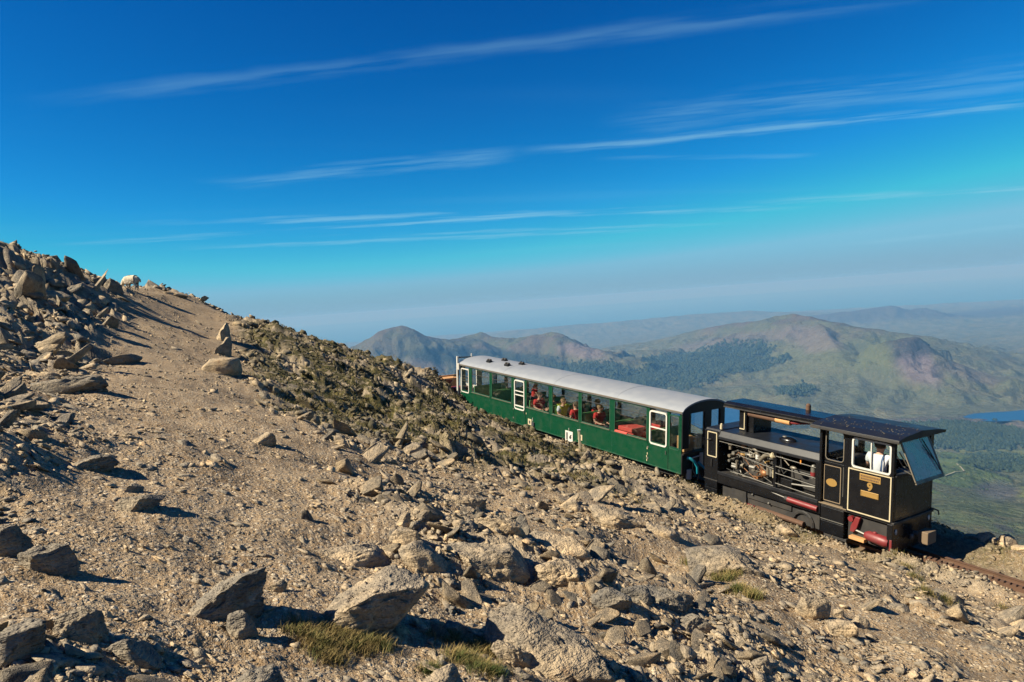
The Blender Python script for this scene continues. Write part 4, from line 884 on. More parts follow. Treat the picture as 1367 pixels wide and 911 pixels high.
# rear end: mast, stays and lamp
ms = part('mast', coach, M_WHITE, bx(-.16, -.08, -.12, -.04, .40, 2.34)); part('lamp', ms, M_WHITE, bx(-.08, .02, -.11, -.02, 1.72, 2.02), .01); part('lamp_bracket', ms, M_CAST, bx(-.10, -.02, -.09, -.05, 1.45, 1.75)); part('cross_bar', ms, M_CAST, K().tube([(-.12, -.08, 2.28), (-.12, .75, 2.26)], .025, 6)); part('finial', ms, M_WHITE, K().tube([(-.12, .68, 2.2), (-.12, .68, 2.42)], .03, 6))
for p0, p1 in (((-.12, -.08, 1.9), (-1.5, .3, .62)), ((-.06, -.08, 1.2), (-.9, .2, .45))): part('stay', ms, M_STEEL, K().tube([p0, p1], .014, 6))
# front end fittings and hoses
for pts, r, m, nm in (([(13.6, .18, .52), (13.68, .24, .50), (13.74, .36, .40), (13.76, .48, .22), (13.74, .5, .0)], .045, M_TEAL, 'hose'), ([(13.6, .70, .30), (13.8, .74, .16), (14.0, .76, .05)], .04, M_TEAL, 'hose'), ([(13.58, .30, .12), (13.58, .30, -.18)], .085, M_WHITE, 'cylinder'), ([(13.58, .86, .58), (13.58, .86, .18)], .06, M_WHITE, 'cylinder'), ([(13.60, .42, .48), (13.60, .80, .50)], .022, M_WHITE, 'pipe'), ([(13.60, .45, .48), (13.60, .44, .10), (13.7, .5, -.1)], .02, M_STEEL, 'pipe'), ([(13.6, .60, .2), (13.75, .58, .0), (13.7, .56, -.25)], .02, M_ALLOY, 'hose')):
    part(nm, coach, m, K().tube(pts, r, 10), 0, True)
part('buffer', coach, M_CAST, bx(13.57, 13.95, .85, 1.15, -.22, .02), .01); part('buffer', coach, M_CAST, bx(-.3, -.02, .85, 1.15, -.22, .02), .01)

# ------------------------------------------------------------------ the flat wagon coupled behind
wag = empty('flat_wagon', MC @ Matrix.Translation((-4.6, 0, 0))); tag(wag, 'small flat wagon with timber and red boards behind the carriage', 'wagon')
part('deck', wag, M_PLY, bx(0, 3.6, .1, 1.9, .10, .20)); part('frame', wag, M_CAST, bx(.05, 3.55, .25, 1.75, -.18, .10))
for x in (.8, 2.8): wheelset(wag, x, .6, 1.4, -.24, .26, M_CAST)
for y in (.1, 1.86): part('side_rail', wag, M_WHITE, bx(1.7, 3.55, y, y + .04, .42, .56)); [part('stanchion', wag, M_STEEL, bx(x, x + .05, y, y + .04, .2, .62)) for x in (.4, 1.7, 2.6, 3.5)]
part('end_board', wag, M_PLY, bx(1.15, 1.20, .15, 1.85, .2, .92)); part('timber_box', wag, M_PLY, bx(1.25, 1.8, .5, 1.5, .2, .86), .01)
rb = K(); rb.prism([(1.5, .30), (2.55, .85), (2.55, .90), (1.5, .36)], XZ, .25, .75); part('red_board', wag, M_RED, rb); part('white_board', wag, M_WHITE, bx(2.6, 3.3, .2, .24, .22, .50)); part('red_crate', wag, M_RED, bx(2.75, 3.3, .5, 1.3, .2, .62), .01)

# ------------------------------------------------------------------ the diesel engine
ML = frame_m(TL); loco = empty('locomotive', ML); tag(loco, 'black diesel rack locomotive numbered 9 with open engine bay and cream lining', 'locomotive')
WL_ = 1.75
[part('frame_plate', loco, M_CAST, bx(.62, 3.82, a, a + .04, -.36, .115)) for a in (.12, 1.59)]; part('side_beam', loco, M_BLACK, bx(.52, 3.84, 0, WL_, .10, .40), .012); part('side_beam_edge', loco, M_NAVY, bx(.52, 3.84, -.02, .02, .36, .46), .008)
part('underframe', loco, M_CAST, bx(.1, 5.7, .35, 1.4, -.34, .12))
for x in (1.55, 4.1): wheelset(loco, x, .475, 1.275, -.16, .34, M_CAST)
part('frame_box', loco, M_CAST, bx(1.00, 1.52, .06, .3, -.30, .10), .01); part('frame_box', loco, M_CAST, bx(1.55, 3.0, .08, .2, -.10, .10), .01); part('bolt', loco, M_STEEL, K().ball((1.75, .05, .05), .03)); part('bolt', loco, M_STEEL, K().ball((2.3, .05, -.06), .035))
part('brake_block', loco, M_RED, bx(1.46, 1.84, .02, .12, -.44, -.26), .04); part('brake_beam', loco, M_RUST, K().tube([(1.9, .06, -.30), (3.4, .06, -.33)], .07, 8), 0, True)
part('wheel_guard', loco, M_CAST, K().tube([(3.35 + .3 * math.cos(a), .10, -.36 + .34 * math.sin(a)) for a in np.linspace(0, math.pi, 9)], .05, 6)); part('red_ram', loco, M_RED, K().tube([(2.95, .0, .24), (3.84, .0, .22)], .075, 12), 0, True); part('ram_rod', loco, M_STEEL, K().tube([(2.4, .02, .30), (2.98, 0, .25)], .02, 8)); part('ram_clamp', loco, M_CAST, K().tube([(2.86, .0, .25), (2.98, .0, .245)], .06, 10))
for z0, z1 in ((-.34, -.10), (-.09, .14)): part('step_box', loco, M_BLACK, bx(.02, .50, 0, .5, z0, z1 - .012), .01)
part('step_tread', loco, M_CAST, bx(0, .52, -.02, .5, .135, .16)); part('drawbar', loco, M_CAST, bx(-.55, .1, .78, .98, -.26, -.1), .01)
# rear locker with cream outline
part('rear_locker', loco, M_BLACK, bx(.0, .52, .0, WL_, .16, 1.63), .012); part('lining', loco, M_CREAM, K().ring(.11, .48, .84, 1.60, .030, .03, XZ, -.006, .004)); part('handle', loco, M_CAST, K().tube([(.12, -.04, 1.34), (.3, -.04, 1.38)], .014, 6)); part('handle', loco, M_CAST, K().tube([(.30, -.03, .78), (.30, -.03, .55)], .014, 6))
# engine hood: chamfered cover over the bay
hood = [(.0, 1.50), (.10, 1.66), (1.65, 1.66), (1.75, 1.50), (1.75, 1.42), (.0, 1.42)]
hd = part('hood', loco, M_NAVY, K().prism(hood, YZ, .52, 3.86), .012); part('hood_cap', hd, M_NAVY, K().prism([(.0, 1.55), (.10, 1.68), (1.65, 1.68), (1.75, 1.55)], YZ, -.01, .54), .01)
part('dome', hd, M_BLACK, K().ball((2.43, .66, 1.665), (.27, .17, .10), 16, 8), 0, True); part('dome_cap', hd, M_STEEL, K().ball((2.36, .60, 1.76), (.07, .06, .025)), 0, True); part('lifting_eye', hd, M_STEEL, K().ball((3.6, .45, 1.70), (.05, .03, .04))); part('filler_cap', hd, M_CREAM, K().tube([(.45, .22, 1.68), (.45, .22, 1.80)], .045, 10).ball((.45, .22, 1.82), (.035, .035, .03)), 0, True)
part('bay_back', loco, M_BLACK, bx(.54, 3.84, 1.0, 1.06, .40, 1.44)); part('bay_floor', loco, M_CAST, bx(.53, 3.83, .03, 1.72, .405, .43)); part('far_panel', loco, M_BLACK, bx(.54, 3.84, 1.70, 1.74, .41, 1.43))
part('bay_post', loco, M_BLACK, bx(2.44, 2.54, .02, .10, .43, 1.45), .008); part('bay_post', loco, M_BLACK, bx(3.74, 3.84, .0, .10, .43, 1.45), .008)
part('engine_block', loco, M_CAST, bx(.85, 2.40, .38, .95, .44, 1.12), .03); part('cylinder_head', loco, M_CAST, bx(.9, 2.35, .42, .90, 1.12, 1.28), .02); part('gearbox', loco, M_CAST, bx(2.60, 3.60, .45, .95, .44, .95), .04)
ge = np.random.RandomState(77)
ENG = [M_ALLOY, M_BRASS, M_STEEL, M_ALLOY, M_COPPER, M_CAST, M_ALLOY, M_STEEL]
for i in range(34):                                                    # pumps, valves and unions along the block
    x = ge.uniform(.68, 1.75) if i < 22 else ge.uniform(1.75, 2.42); y = ge.uniform(.12, .34); z = ge.uniform(.55, 1.32); r = ge.uniform(.022, .060); m = ENG[ge.randint(len(ENG))]
    ax = [(1, 0, 0), (0, 1, 0), (0, 0, 1)][ge.randint(3)]; h = ge.uniform(.04, .11); k = K().tube([(x - ax[0] * h, y - ax[1] * h, z - ax[2] * h), (x + ax[0] * h, y + ax[1] * h, z + ax[2] * h)], r, 8); k.tube([(x + ax[0] * h, y + ax[1] * h, z + ax[2] * h), (x + ax[0] * (h + .03), y + ax[1] * (h + .03), z + ax[2] * (h + .03))], r * 1.35, 6)
    part('valve', loco, m, k, 0, True)
for i in range(20):                                                    # thin pipes running between them
    x = ge.uniform(.65, 2.2); y = ge.uniform(.06, .3); z = ge.uniform(.5, 1.38); pts = [(x, y, z)]
    for j in range(3): x += ge.uniform(-.1, .42); z += ge.uniform(-.26, .22); z = min(max(z, .47), 1.38); y = min(max(y + ge.uniform(-.07, .07), .05), .36); pts.append((min(x, 2.42), y, z))
    part('pipe', loco, [M_STEEL, M_ALLOY, M_COPPER, M_RUBBER, M_STEEL][i % 5], K().tube(pts, ge.uniform(.009, .016), 6), 0, True)
part('intake_elbow', loco, M_ALLOY, K().tube([(1.55, .14, 1.38), (1.68, .12, 1.40), (1.80, .11, 1.34), (1.86, .11, 1.20), (1.85, .11, 1.06)], .055, 10), 0, True); part('band', loco, M_WHITE, K().tube([(1.86, .11, 1.22), (1.855, .11, 1.10)], .062, 10), 0, True)
part('flexible_duct', loco, M_ALLOY, K().tube([(1.92 + .055 * k, .13, 1.06 + .10 * math.sin(k * .42) * .9 + .028 * k) for k in range(9)], [.062 + .008 * (k % 2) for k in range(9)], 10), 0, True); part('duct_cap', loco, M_CREAM, K().tube([(2.36, .09, 1.28), (2.46, .06, 1.36)], [.085, .095], 12), 0, True)
for q, x in enumerate((2.20, 2.31, 2.41)): part('filter_canister', loco, [M_ALLOY, M_STEEL, M_CREAM][q], K().tube([(x, .12, .72 - .02 * q), (x, .12, .98 - .02 * q)], .050, 12), 0, True)
part('pump', loco, M_COPPER, K().ball((2.06, .14, .72), (.13, .08, .10)).tube([(2.0, .14, .78), (2.0, .14, .9)], .04, 8), 0, True); part('header_tank', loco, M_COPPER, K().tube([(1.30, .2, 1.30), (1.30, .2, 1.42)], .075, 12), 0, True)
for z0, z1 in ((1.33, 1.28), (1.05, 1.0), (.86, .80), (.58, .52)): part('hand_rail', loco, M_STEEL, K().tube([(2.52, .015, z0), (3.78, .015, z1)], .011, 6))
part('hand_rail', loco, M_STEEL, K().tube([(.56, .015, 1.36), (2.46, .015, 1.34)], .009, 6)); part('hand_rail', loco, M_STEEL, K().tube([(1.1, .012, .56), (2.46, .012, .48)], .011, 6)); part('hand_rail', loco, M_STEEL, K().tube([(1.2, .012, 1.10), (2.46, .012, .96)], .009, 6))
part('sight_glass', loco, M_AMBER, K().tube([(3.24, .10, 1.26), (3.24, .10, 1.44)], .022, 8), 0, True); part('air_hose', loco, M_RUBBER, K().tube([(2.62, .10, 1.34), (2.66, .08, 1.0), (2.74, .08, .88), (2.86, .08, 1.02)], .018, 8), 0, True); part('lever', loco, M_ALLOY, K().tube([(2.68, .08, 1.32), (2.9, .08, 1.14)], .016, 6)); part('valve', loco, M_ALLOY, K().ball((3.02, .10, 1.10), (.11, .05, .05)), 0, True)
part('air_bottle', loco, M_STEEL, K().tube([(3.62, .10, .96), (3.62, .10, 1.26)], .07, 12).ball((3.62, .1, 1.28), (.06, .06, .05)), 0, True); part('air_bottle_band', loco, M_RED, K().tube([(3.62, .10, 1.03), (3.62, .10, 1.13)], .076, 12), 0, True); part('battery_box', loco, M_BLACK, bx(2.62, 2.98, .1, .4, .44, .74), .01); part('radiator_pipe', loco, M_STEEL, K().tube([(3.0, .08, .66), (3.7, .08, .74)], .025, 8), 0, True)
# exhaust canopy above the hood
cn = part('canopy', loco, M_BLACK, K().prism([(.50, 2.31), (.50, 2.40), (.64, 2.46), (1.36, 2.46), (1.50, 2.40), (1.50, 2.31)], YZ, .28, 3.80), .012); part('canopy_lip', cn, M_CAST, bx(.28, 3.70, .485, .515, 2.29, 2.325)); part('column', cn, M_BLACK, bx(.78, 1.30, .60, 1.40, 1.66, 2.32), .01); part('column_lining', cn, M_CREAM, K().box(.80, .98, .590, .603, 1.70, 1.728).box(.96, .985, .590, .603, 1.728, 2.26)); part('column_fin', cn, M_BLACK, bx(1.06, 1.10, .52, .60, 1.66, 2.32))
part('silencer', cn, M_RUST, K().tube([(1.05, .64, 2.20), (2.05, .64, 2.19)], .085, 14), 0, True); part('silencer_jacket', cn, M_PLY, K().tube([(2.05, .64, 2.19), (2.52, .64, 2.185)], .092, 14), 0, True); part('tail_pipe', cn, M_RED, K().tube([(2.52, .64, 2.185), (2.66, .64, 2.20), (2.85, .64, 2.21), (3.1, .64, 2.25)], [.05, .06, .035, .03], 10), 0, True); part('beacon', cn, M_RUST, K().tube([(2.55, 1.35, 2.44), (2.55, 1.35, 2.56)], .07, 12).ball((2.55, 1.35, 2.57), (.07, .07, .07)), 0, True)
# cab
cab_roof = [(-.14, 2.38), (-.14, 2.44), (.15, 2.50), (.87, 2.56), (1.60, 2.50), (1.93, 2.44), (1.93, 2.38)]
cr = part('cab_roof', loco, M_NAVY, K().prism(cab_roof, YZ, 3.66, 5.96), .012); part('roof_edge', cr, M_CAST, bx(3.66, 5.965, -.165, -.135, 2.36, 2.42), .005)
sp_ = K()
for i in range(70):
    x, y = ge.uniform(3.75, 5.9), abs(ge.normal(0, .5)) + .0; y = min(y, 1.8); z = np.interp(y, [-.14, .15, .87, 1.6, 1.93], [2.44, 2.50, 2.56, 2.50, 2.44]); s_ = ge.uniform(.008, .022); sp_.ball((x, y, z + .002), (s_, s_ * .8, .007), 5, 3)
part('stone_chips', cr, M_ALLOY, sp_)['kind'] = 'stuff'
part('cab_floor', loco, M_CAST, bx(3.84, 5.74, .02, 1.73, .36, .42)); part('door_step', loco, M_PLATE, bx(3.86, 4.62, -.005, .26, .405, .43))
part('cab_post', loco, M_BLACK, bx(3.84, 3.905, .0, .30, .10, 2.40), .008); part('cab_post', loco, M_BLACK, bx(4.52, 4.63, .0, .08, .42, 2.40), .008); part('cab_rear_wall', loco, M_BLACK, bx(3.84, 3.88, .30, WL_, .42, 1.62))
dr = part('cab_door', loco, M_BLACK, bx(3.91, 4.52, .09, .125, .43, 1.50), .008); part('lining', dr, M_PLATE, K().ring(3.93, 4.40, .48, 1.42, .018, .02, XZ, .084, .092)); part('builder_plate', dr, M_BRASS, K().prism([(4.15 + .15 * math.cos(a), .98 + .10 * math.sin(a)) for a in np.linspace(0, 2 * math.pi, 21)[:-1]], XZ, .080, .09)); part('handle', dr, M_STEEL, K().tube([(4.48, .07, .7), (4.48, .07, 1.45)], .012, 6))
dw = part('door_window', loco, M_BLACK, K().ring(3.905, 4.52, 1.50, 2.38, .075, .12, XZ, .09, .12)); part('window_rim', dw, M_ALLOY, K().ring(3.955, 4.47, 1.55, 2.33, .022, .10, XZ, .078, .095)); part('pane', dw, M_GLASS, bx(3.97, 4.46, .105, .109, 1.56, 2.32))
for z0, z1 in ((-.34, -.02), (-.01, .35)): part('step_box', loco, M_BLACK, bx(3.92, 4.56, 0, .4, z0, z1), .012)
part('step_rail', loco, M_STEEL, bx(3.92, 4.56, -.008, .01, .01, .03)); part('toe_board', loco, M_CAST, bx(4.0, 4.62, .04, .3, -.44, -.36), .01)
sd_ = part('cab_side', loco, M_BLACK, bx(4.63, 5.78, .0, .05, .38, 1.52), .008); part('lining', sd_, M_CREAM, K().ring(4.645, 5.735, .425, 1.508, .028, .012, XZ, -.006, .003))
for nm_, a, b, c, d in (('name_plate', 4.95, 5.48, 1.27, 1.435), ('works_plate', 4.99, 5.44, .885, 1.025)):
    pl_ = part(nm_, sd_, M_BRASS, bx(a, b, -.016, .0, c, d), .006); k = K()
    if nm_ == 'name_plate':
        for row in (c + .030, c + .095):
            x = a + .035
            while x < b - .05: w_ = ge.uniform(.014, .034); k.box(x, x + w_, -.0185, -.015, row, row + .040); x += w_ + .012
        part('raised_lettering', pl_, M_RUST, k)
    else: part('plate_border', pl_, M_BRASS, K().ring(a + .015, b - .015, c + .015, d - .015, .010, .01, XZ, -.021, -.015))
fc = bpy.data.curves.new('number', 'FONT'); fc.body = '9'; fc.size = .27; fc.extrude = .006; fc.align_x = 'CENTER'; fc.align_y = 'CENTER'; fc.offset = .012
to = bpy.data.objects.new('number', fc); COL.objects.link(to); bpy.context.view_layer.update()
me = bpy.data.meshes.new_from_object(to.evaluated_get(bpy.context.evaluated_depsgraph_get())); bpy.data.objects.remove(to, do_unlink=True); me.materials.clear(); me.materials.append(M_BRASS)
o = link('number', me, sd_, Matrix.Translation((5.215, -.008, 1.14)) @ Matrix.Rotation(RAD(90), 4, 'X'))
[part('window_pillar', loco, M_BLACK, bx(a, b, .0, .05, c, 2.40), .004) for a, b, c in ((4.63, 4.75, 1.52), (5.70, 5.78, 1.52), (4.75, 5.70, 2.28))]
cw = part('cab_window', loco, M_WHITE, K().ring(4.73, 5.715, 1.535, 2.295, .042, .10, XZ, -.018, .03)); part('pane', cw, M_GLASS, bx(4.76, 5.2, .012, .016, 1.57, 2.26)); part('glazing_bar', cw, M_WHITE, bx(5.20, 5.225, -.004, .03, 1.57, 2.26)); part('sill', cw, M_ALLOY, bx(4.74, 5.70, -.03, .02, 1.525, 1.545))
part('far_side', loco, M_BLACK, bx(3.84, 5.78, 1.70, WL_, .38, 1.52), .008); [part('far_pillar', loco, M_BLACK, bx(a, b, c, WL_, 1.52, 2.40)) for a, b, c in ((3.84, 4.0, 1.70), (4.75, 4.86, 1.70), (5.62, 5.695, 1.66))]; part('pane', loco, M_GLASS, bx(4.0, 5.62, 1.72, 1.724, 1.52, 2.38))
part('control_desk', loco, M_CAST, bx(5.2, 5.7, .5, 1.6, .42, 1.40), .02); part('rear_console', loco, M_CAST, bx(3.9, 4.2, .6, 1.6, .42, 1.5), .02)
fr_ = part('cab_front', loco, M_BLACK, bx(5.73, 5.785, .055, WL_, .42, 1.52), .008); part('front_ledge', fr_, M_CAST, bx(5.74, 5.83, .0, WL_ + .02, .37, .425), .008); part('front_lining', fr_, M_CAST, K().ring(.10, 1.68, .47, 1.48, .014, .02, YZ, 5.782, 5.789)); part('front_sill', fr_, M_CAST, bx(5.72, 5.82, .05, 1.74, 1.52, 1.55))
part('buffer_beam', loco, M_BLACK, bx(5.66, 5.80, .0, WL_, -.34, .37), .012); part('marker_lamp', loco, M_WHITE, K().ball((5.81, .13, .18), (.02, .04, .07)), 0, True); part('marker_lamp', loco, M_WHITE, K().ball((5.81, 1.58, .25), (.02, .04, .07)), 0, True); part('buffer', loco, M_WOOD_B, bx(5.98, 6.22, .78, 1.16, -.16, .14), .02); part('buffer_stem', loco, M_STEEL, K().tube([(5.78, .97, -.02), (6.0, .97, -.02)], .07, 10), 0, True); part('coupling_lug', loco, M_STEEL, K().ball((5.84, .78, -.06), (.06, .05, .08))); part('rail_guard', loco, M_RED, bx(5.74, 5.80, -.02, .04, -.42, .0), .006); part('grab_hook', loco, M_CAST, K().tube([(5.80, 1.72, .46), (5.9, 1.84, .40), (5.92, 1.84, .30)], .02, 6))
[part('front_pillar', loco, M_BLACK, bx(5.70, 5.775, a, b, 1.55, 2.395), .006) for a, b in ((1.60, WL_ - .002), (.052, .12))]; part('front_pillar', loco, M_PLATE, bx(5.72, 5.78, 1.38, 1.48, 1.55, 2.40))
# the windscreen, swung out at the foot
ws = empty('windscreen', None, loco); ws.matrix_local = Matrix.Translation((5.80, .16, 2.36)) @ Matrix.Rotation(RAD(-24), 4, 'Y')
part('screen_frame', ws, M_ALLOY, K().ring(0, 1.24, -1.0, 0, .045, .03, YZ, -.015, .015)); part('pane', ws, M_SCREEN, bx(-.002, .002, .03, 1.21, -.97, -.03)); part('wiper', ws, M_RUBBER, K().tube([(.03, .86, -.06), (.035, .98, -.40), (.03, 1.12, -.86)], .013, 6).tube([(.03, .80, -.20), (.03, 1.06, -.66)], .012, 6)); part('screen_edge', ws, M_ALLOY, bx(-.02, .02, 0, 1.24, -1.03, -1.0))
for y in (.22, .4): part('screen_stay', loco, M_STEEL, K().tube([(5.76, y, 1.72), (6.02, y + .12, 1.58)], .014, 6)); part('lever', loco, M_STEEL, K().tube([(5.70, y - .05, 2.05), (5.82, y + .1, 1.72)], .014, 6))
# brake gear under the cab
part('brake_cylinder', loco, M_RED, K().tube([(5.10, .06, -.08), (5.18, .06, -.08), (5.62, .06, -.11), (5.70, .06, -.11)], [.07, .12, .135, .10], 14), 0, True); part('brake_rod', loco, M_STEEL, K().tube([(4.80, .06, -.03), (5.12, .06, -.08)], .028, 8), 0, True); part('brake_lever', loco, M_RED, K().prism([(4.86, .30), (4.98, .30), (4.90, .02), (4.82, -.10), (4.72, -.10), (4.74, .05)], XZ, .02, .09), .01); part('brake_pivot', loco, M_RED, K().tube([(4.74, .0, .22), (4.74, .10, .22)], .07, 12), 0, True); part('tread_board', loco, M_PLY, bx(4.72, 5.12, -.02, .25, -.28, -.20), .008); part('tie_rod', loco, M_CAST, bx(4.62, 5.74, .12, .18, -.30, .30))
part('bolt', loco, M_RED, K().ball((5.35, .05, .04), (.05, .04, .03)))

# ------------------------------------------------------------------ people
def skin_mesh(name, verts, edges, radii, mat, parent=None, sub=1, root=0):
    me = bpy.data.meshes.new(name); me.from_pydata(verts, edges, []); me.materials.append(mat); o = link(name, me, parent)
    o.modifiers.new('skin', 'SKIN').use_smooth_shade = True
    for i, r in enumerate(radii): me.skin_vertices[0].data[i].radius = (r, r) if not isinstance(r, tuple) else r
    me.skin_vertices[0].data[root].use_root = True
    s = o.modifiers.new('sub', 'SUBSURF'); s.levels = sub; s.render_levels = sub; return o
def person(M, label, pose, shirt, legs, hair, vest=None, cap=False, arm=None, group=None):
    """pose 'sit' or 'stand'; faces +y of M; origin under the pelvis at floor level"""
    r = empty('person', M); tag(r, label, 'person', group)
    hz = .52 if pose == 'sit' else .92                      # pelvis height
    lean = .05; P = {}
    P['pel'] = (0, 0, hz); P['waist'] = (0, .0, hz + .18); P['chest'] = (0, lean * .4, hz + .38); P['neck'] = (0, lean, hz + .53); P['jaw'] = (0, lean + .025, hz + .60); P['head'] = (0, lean + .02, hz + .70); P['top'] = (0, lean + .01, hz + .785)
    for s, n in ((-1, 'L'), (1, 'R')):
        P['sh' + n] = (.19 * s, lean * .7, hz + .47)
        a = (arm or {}).get(n, ((.25 * s, .04, hz + .22), (.18 * s, .24, hz + .14), (.14 * s, .36, hz + .15))); P['el' + n], P['wr' + n], P['ha' + n] = a
        P['hip' + n] = (.10 * s, 0, hz - .02)
        P['kn' + n], P['an' + n], P['to' + n] = (((.11 * s, .42, hz + .0), (.11 * s, .40, .07), (.11 * s, .56, .04)) if pose == 'sit' else ((.11 * s, .03, .50), (.11 * s, 0, .08), (.12 * s, .17, .04)))
    nm = list(P); ix = {n: i for i, n in enumerate(nm)}
    E_ = [('pel', 'waist'), ('waist', 'chest'), ('chest', 'neck'), ('neck', 'jaw'), ('jaw', 'head'), ('head', 'top')] + [(a + n, b + n) for n in 'LR' for a, b in (('sh', 'el'), ('el', 'wr'), ('wr', 'ha'), ('hip', 'kn'), ('kn', 'an'), ('an', 'to'))] + [('chest', 'shL'), ('chest', 'shR'), ('pel', 'hipL'), ('pel', 'hipR')]
    rad = dict(pel=(.15, .11), waist=(.14, .10), chest=(.16, .115), neck=.06, jaw=.085, head=.105, top=.07, sh=.065, el=.045, wr=.034, ha=.042, hip=.085, kn=.06, an=.045, to=.04)
    R = lambda n: rad.get(n, rad.get(n[:-1]))
    skin_mesh('body', [P[n] for n in nm], [(ix[a], ix[b]) for a, b in E_], [R(n) for n in nm], M_SKIN, r)
    def sub_(name, keep, grow, mat, root, cut=None):
        ns = [n for n in nm if n in keep]; jx = {n: i for i, n in enumerate(ns)}
        ra = [tuple(q + grow for q in R(n)) if isinstance(R(n), tuple) else R(n) + grow for n in ns]
        return skin_mesh(name, [P[n] if not (cut and n in cut) else cut[n] for n in ns], [(jx[a], jx[b]) for a, b in E_ if a in jx and b in jx], ra, mat, r, 1, jx[root])
    el = {n: tuple(np.array(P['sh' + n]) * .25 + np.array(P['el' + n]) * .75) for n in 'LR'}
    neckc = tuple(np.array(P['chest']) * .3 + np.array(P['neck']) * .7)
    sub_('shirt', ('pel', 'waist', 'chest', 'neck', 'shL', 'shR', 'elL', 'elR'), .034, shirt, 'chest', dict(elL=el['L'], elR=el['R'], neck=neckc))
    sub_('trousers', ('pel', 'hipL', 'hipR', 'knL', 'knR', 'anL', 'anR'), .018, legs, 'pel')
    if vest: sub_('vest', ('pel', 'waist', 'chest', 'neck'), .046, vest, 'chest', dict(neck=neckc))
    hx, hy, hz2 = P['head']
    part('nose', r, M_SKIN, K().ball((hx, hy + .11, hz2 - .02), (.016, .022, .026)), 0, True)
    for s in (-1, 1): part('ear', r, M_SKIN, K().ball((hx + .098 * s, hy, hz2 - .01), (.014, .026, .036)), 0, True); part('eye', r, M_DARKC, K().ball((hx + .036 * s, hy + .098, hz2 + .012), (.013, .010, .009)), 0, True)
    part('mouth', r, M_REDC, K().ball((hx, hy + .094, hz2 - .062), (.026, .010, .007)), 0, True)
    part('hair', r, hair, K().ball((hx, hy - .018, hz2 + .030), (.112, .118, .095), 14, 8), 0, True)
    if cap: c = part('cap', r, M_DARKC, K().ball((hx, hy - .004, hz2 + .062), (.122, .132, .075), 14, 8), 0, True); part('cap_peak', c, M_DARKC, K().ball((hx, hy + .13, hz2 + .045), (.085, .075, .014)), 0, True)
    for n in 'LR':                                           # hands: palm in the body, five fingers each
        h = np.array(P['ha' + n]); d = h - np.array(P['wr' + n]); d /= np.linalg.norm(d); sd_ = np.cross(d, (0, 0, 1.0)); sd_ = sd_ / (np.linalg.norm(sd_) + 1e-6); up_ = np.cross(sd_, d)
        k = K()
        for q in range(4): b = h + sd_ * (.027 - .018 * q) + d * .03; L_ = (.062, .072, .068, .052)[q]; k.tube([b, b + d * L_ * .6 - up_ * .006, b + d * L_ - up_ * .024], [.0095, .009, .007], 6)
        b = h + sd_ * .036; k.tube([b, b + sd_ * .022 + d * .02, b + sd_ * .028 + d * .05], [.011, .010, .008], 6); part('fingers', r, M_SKIN, k, 0, True)
    return r
def seat(x, y, face, z=.0): return MC @ Matrix.Translation((x, y, z)) @ Matrix.Rotation(RAD(face), 4, 'Z')
GP = 'passengers in the green carriage'
up_arm = dict(L=((-.30, .12, 1.42), (-.24, .22, 1.60), (-.22, .26, 1.68)), R=((.27, .06, 1.16), (.2, .26, 1.10), (.18, .36, 1.1)))
person(seat(4.95, .62, -30, .13), 'standing passenger in a red shirt with one arm raised inside the carriage', 'stand', M_REDC, M_DARKC, M_HAIR, arm=up_arm, group=GP)
person(seat(5.55, .40, -90, .10), 'seated passenger in a bright red top next to the standing one', 'sit', M_REDC, M_DARKC, M_HAIR, group=GP)
person(seat(6.30, .60, 90, .08), 'seated passenger in dark clothes with fair hair facing the red top', 'sit', M_DARKC, M_BLUEC, M_FAIR, group=GP)
person(seat(7.16, .34, -90, .10), 'seated passenger in a yellow hi-vis vest over a white shirt', 'sit', M_SHIRT, M_DARKC, M_FAIR, vest=M_NEON, group=GP)
person(seat(7.20, 1.15, -90, .10), 'seated passenger in a dark jacket beyond the yellow vest', 'sit', M_DARKC, M_DARKC, M_HAIR, group=GP)
person(seat(8.02, .34, 90, .08), 'seated passenger in a scarlet shirt facing the yellow vest', 'sit', M_REDC, M_BLUEC, M_HAIR, group=GP)
person(seat(8.22, 1.25, 90, .10), 'seated passenger in red on the far side of the carriage', 'sit', M_REDC, M_DARKC, M_HAIR, group=GP)
person(seat(8.96, .62, -90, .10), 'seated passenger in a red jumper beside the empty light green benches', 'sit', M_REDC, M_DARKC, M_FAIR, group=GP)
drv = person(ML @ Matrix.Translation((5.20, .36, .40)) @ Matrix.Rotation(RAD(8), 4, 'Z') @ Matrix.Diagonal((1.16, 1.0, 1.04, 1.0)), 'train driver in white shirt, dark cap and braces, back to the cab window', 'stand', M_SHIRT, M_DARKC, M_HAIR, cap=True, arm=dict(L=((-.27, .06, 1.14), (-.24, .26, 1.04), (-.22, .36, 1.04)), R=((.27, .06, 1.14), (.22, .28, 1.06), (.2, .38, 1.06))))
part('braces', drv, M_BLUEC, K().tube([(.10, -.135, .98), (.11, -.148, 1.15), (.115, -.135, 1.32), (.115, -.05, 1.455), (.115, .06, 1.45)], .013, 6).tube([(-.10, -.135, .98), (-.11, -.148, 1.15), (-.115, -.135, 1.32), (-.115, -.05, 1.455), (-.115, .06, 1.45)], .013, 6))

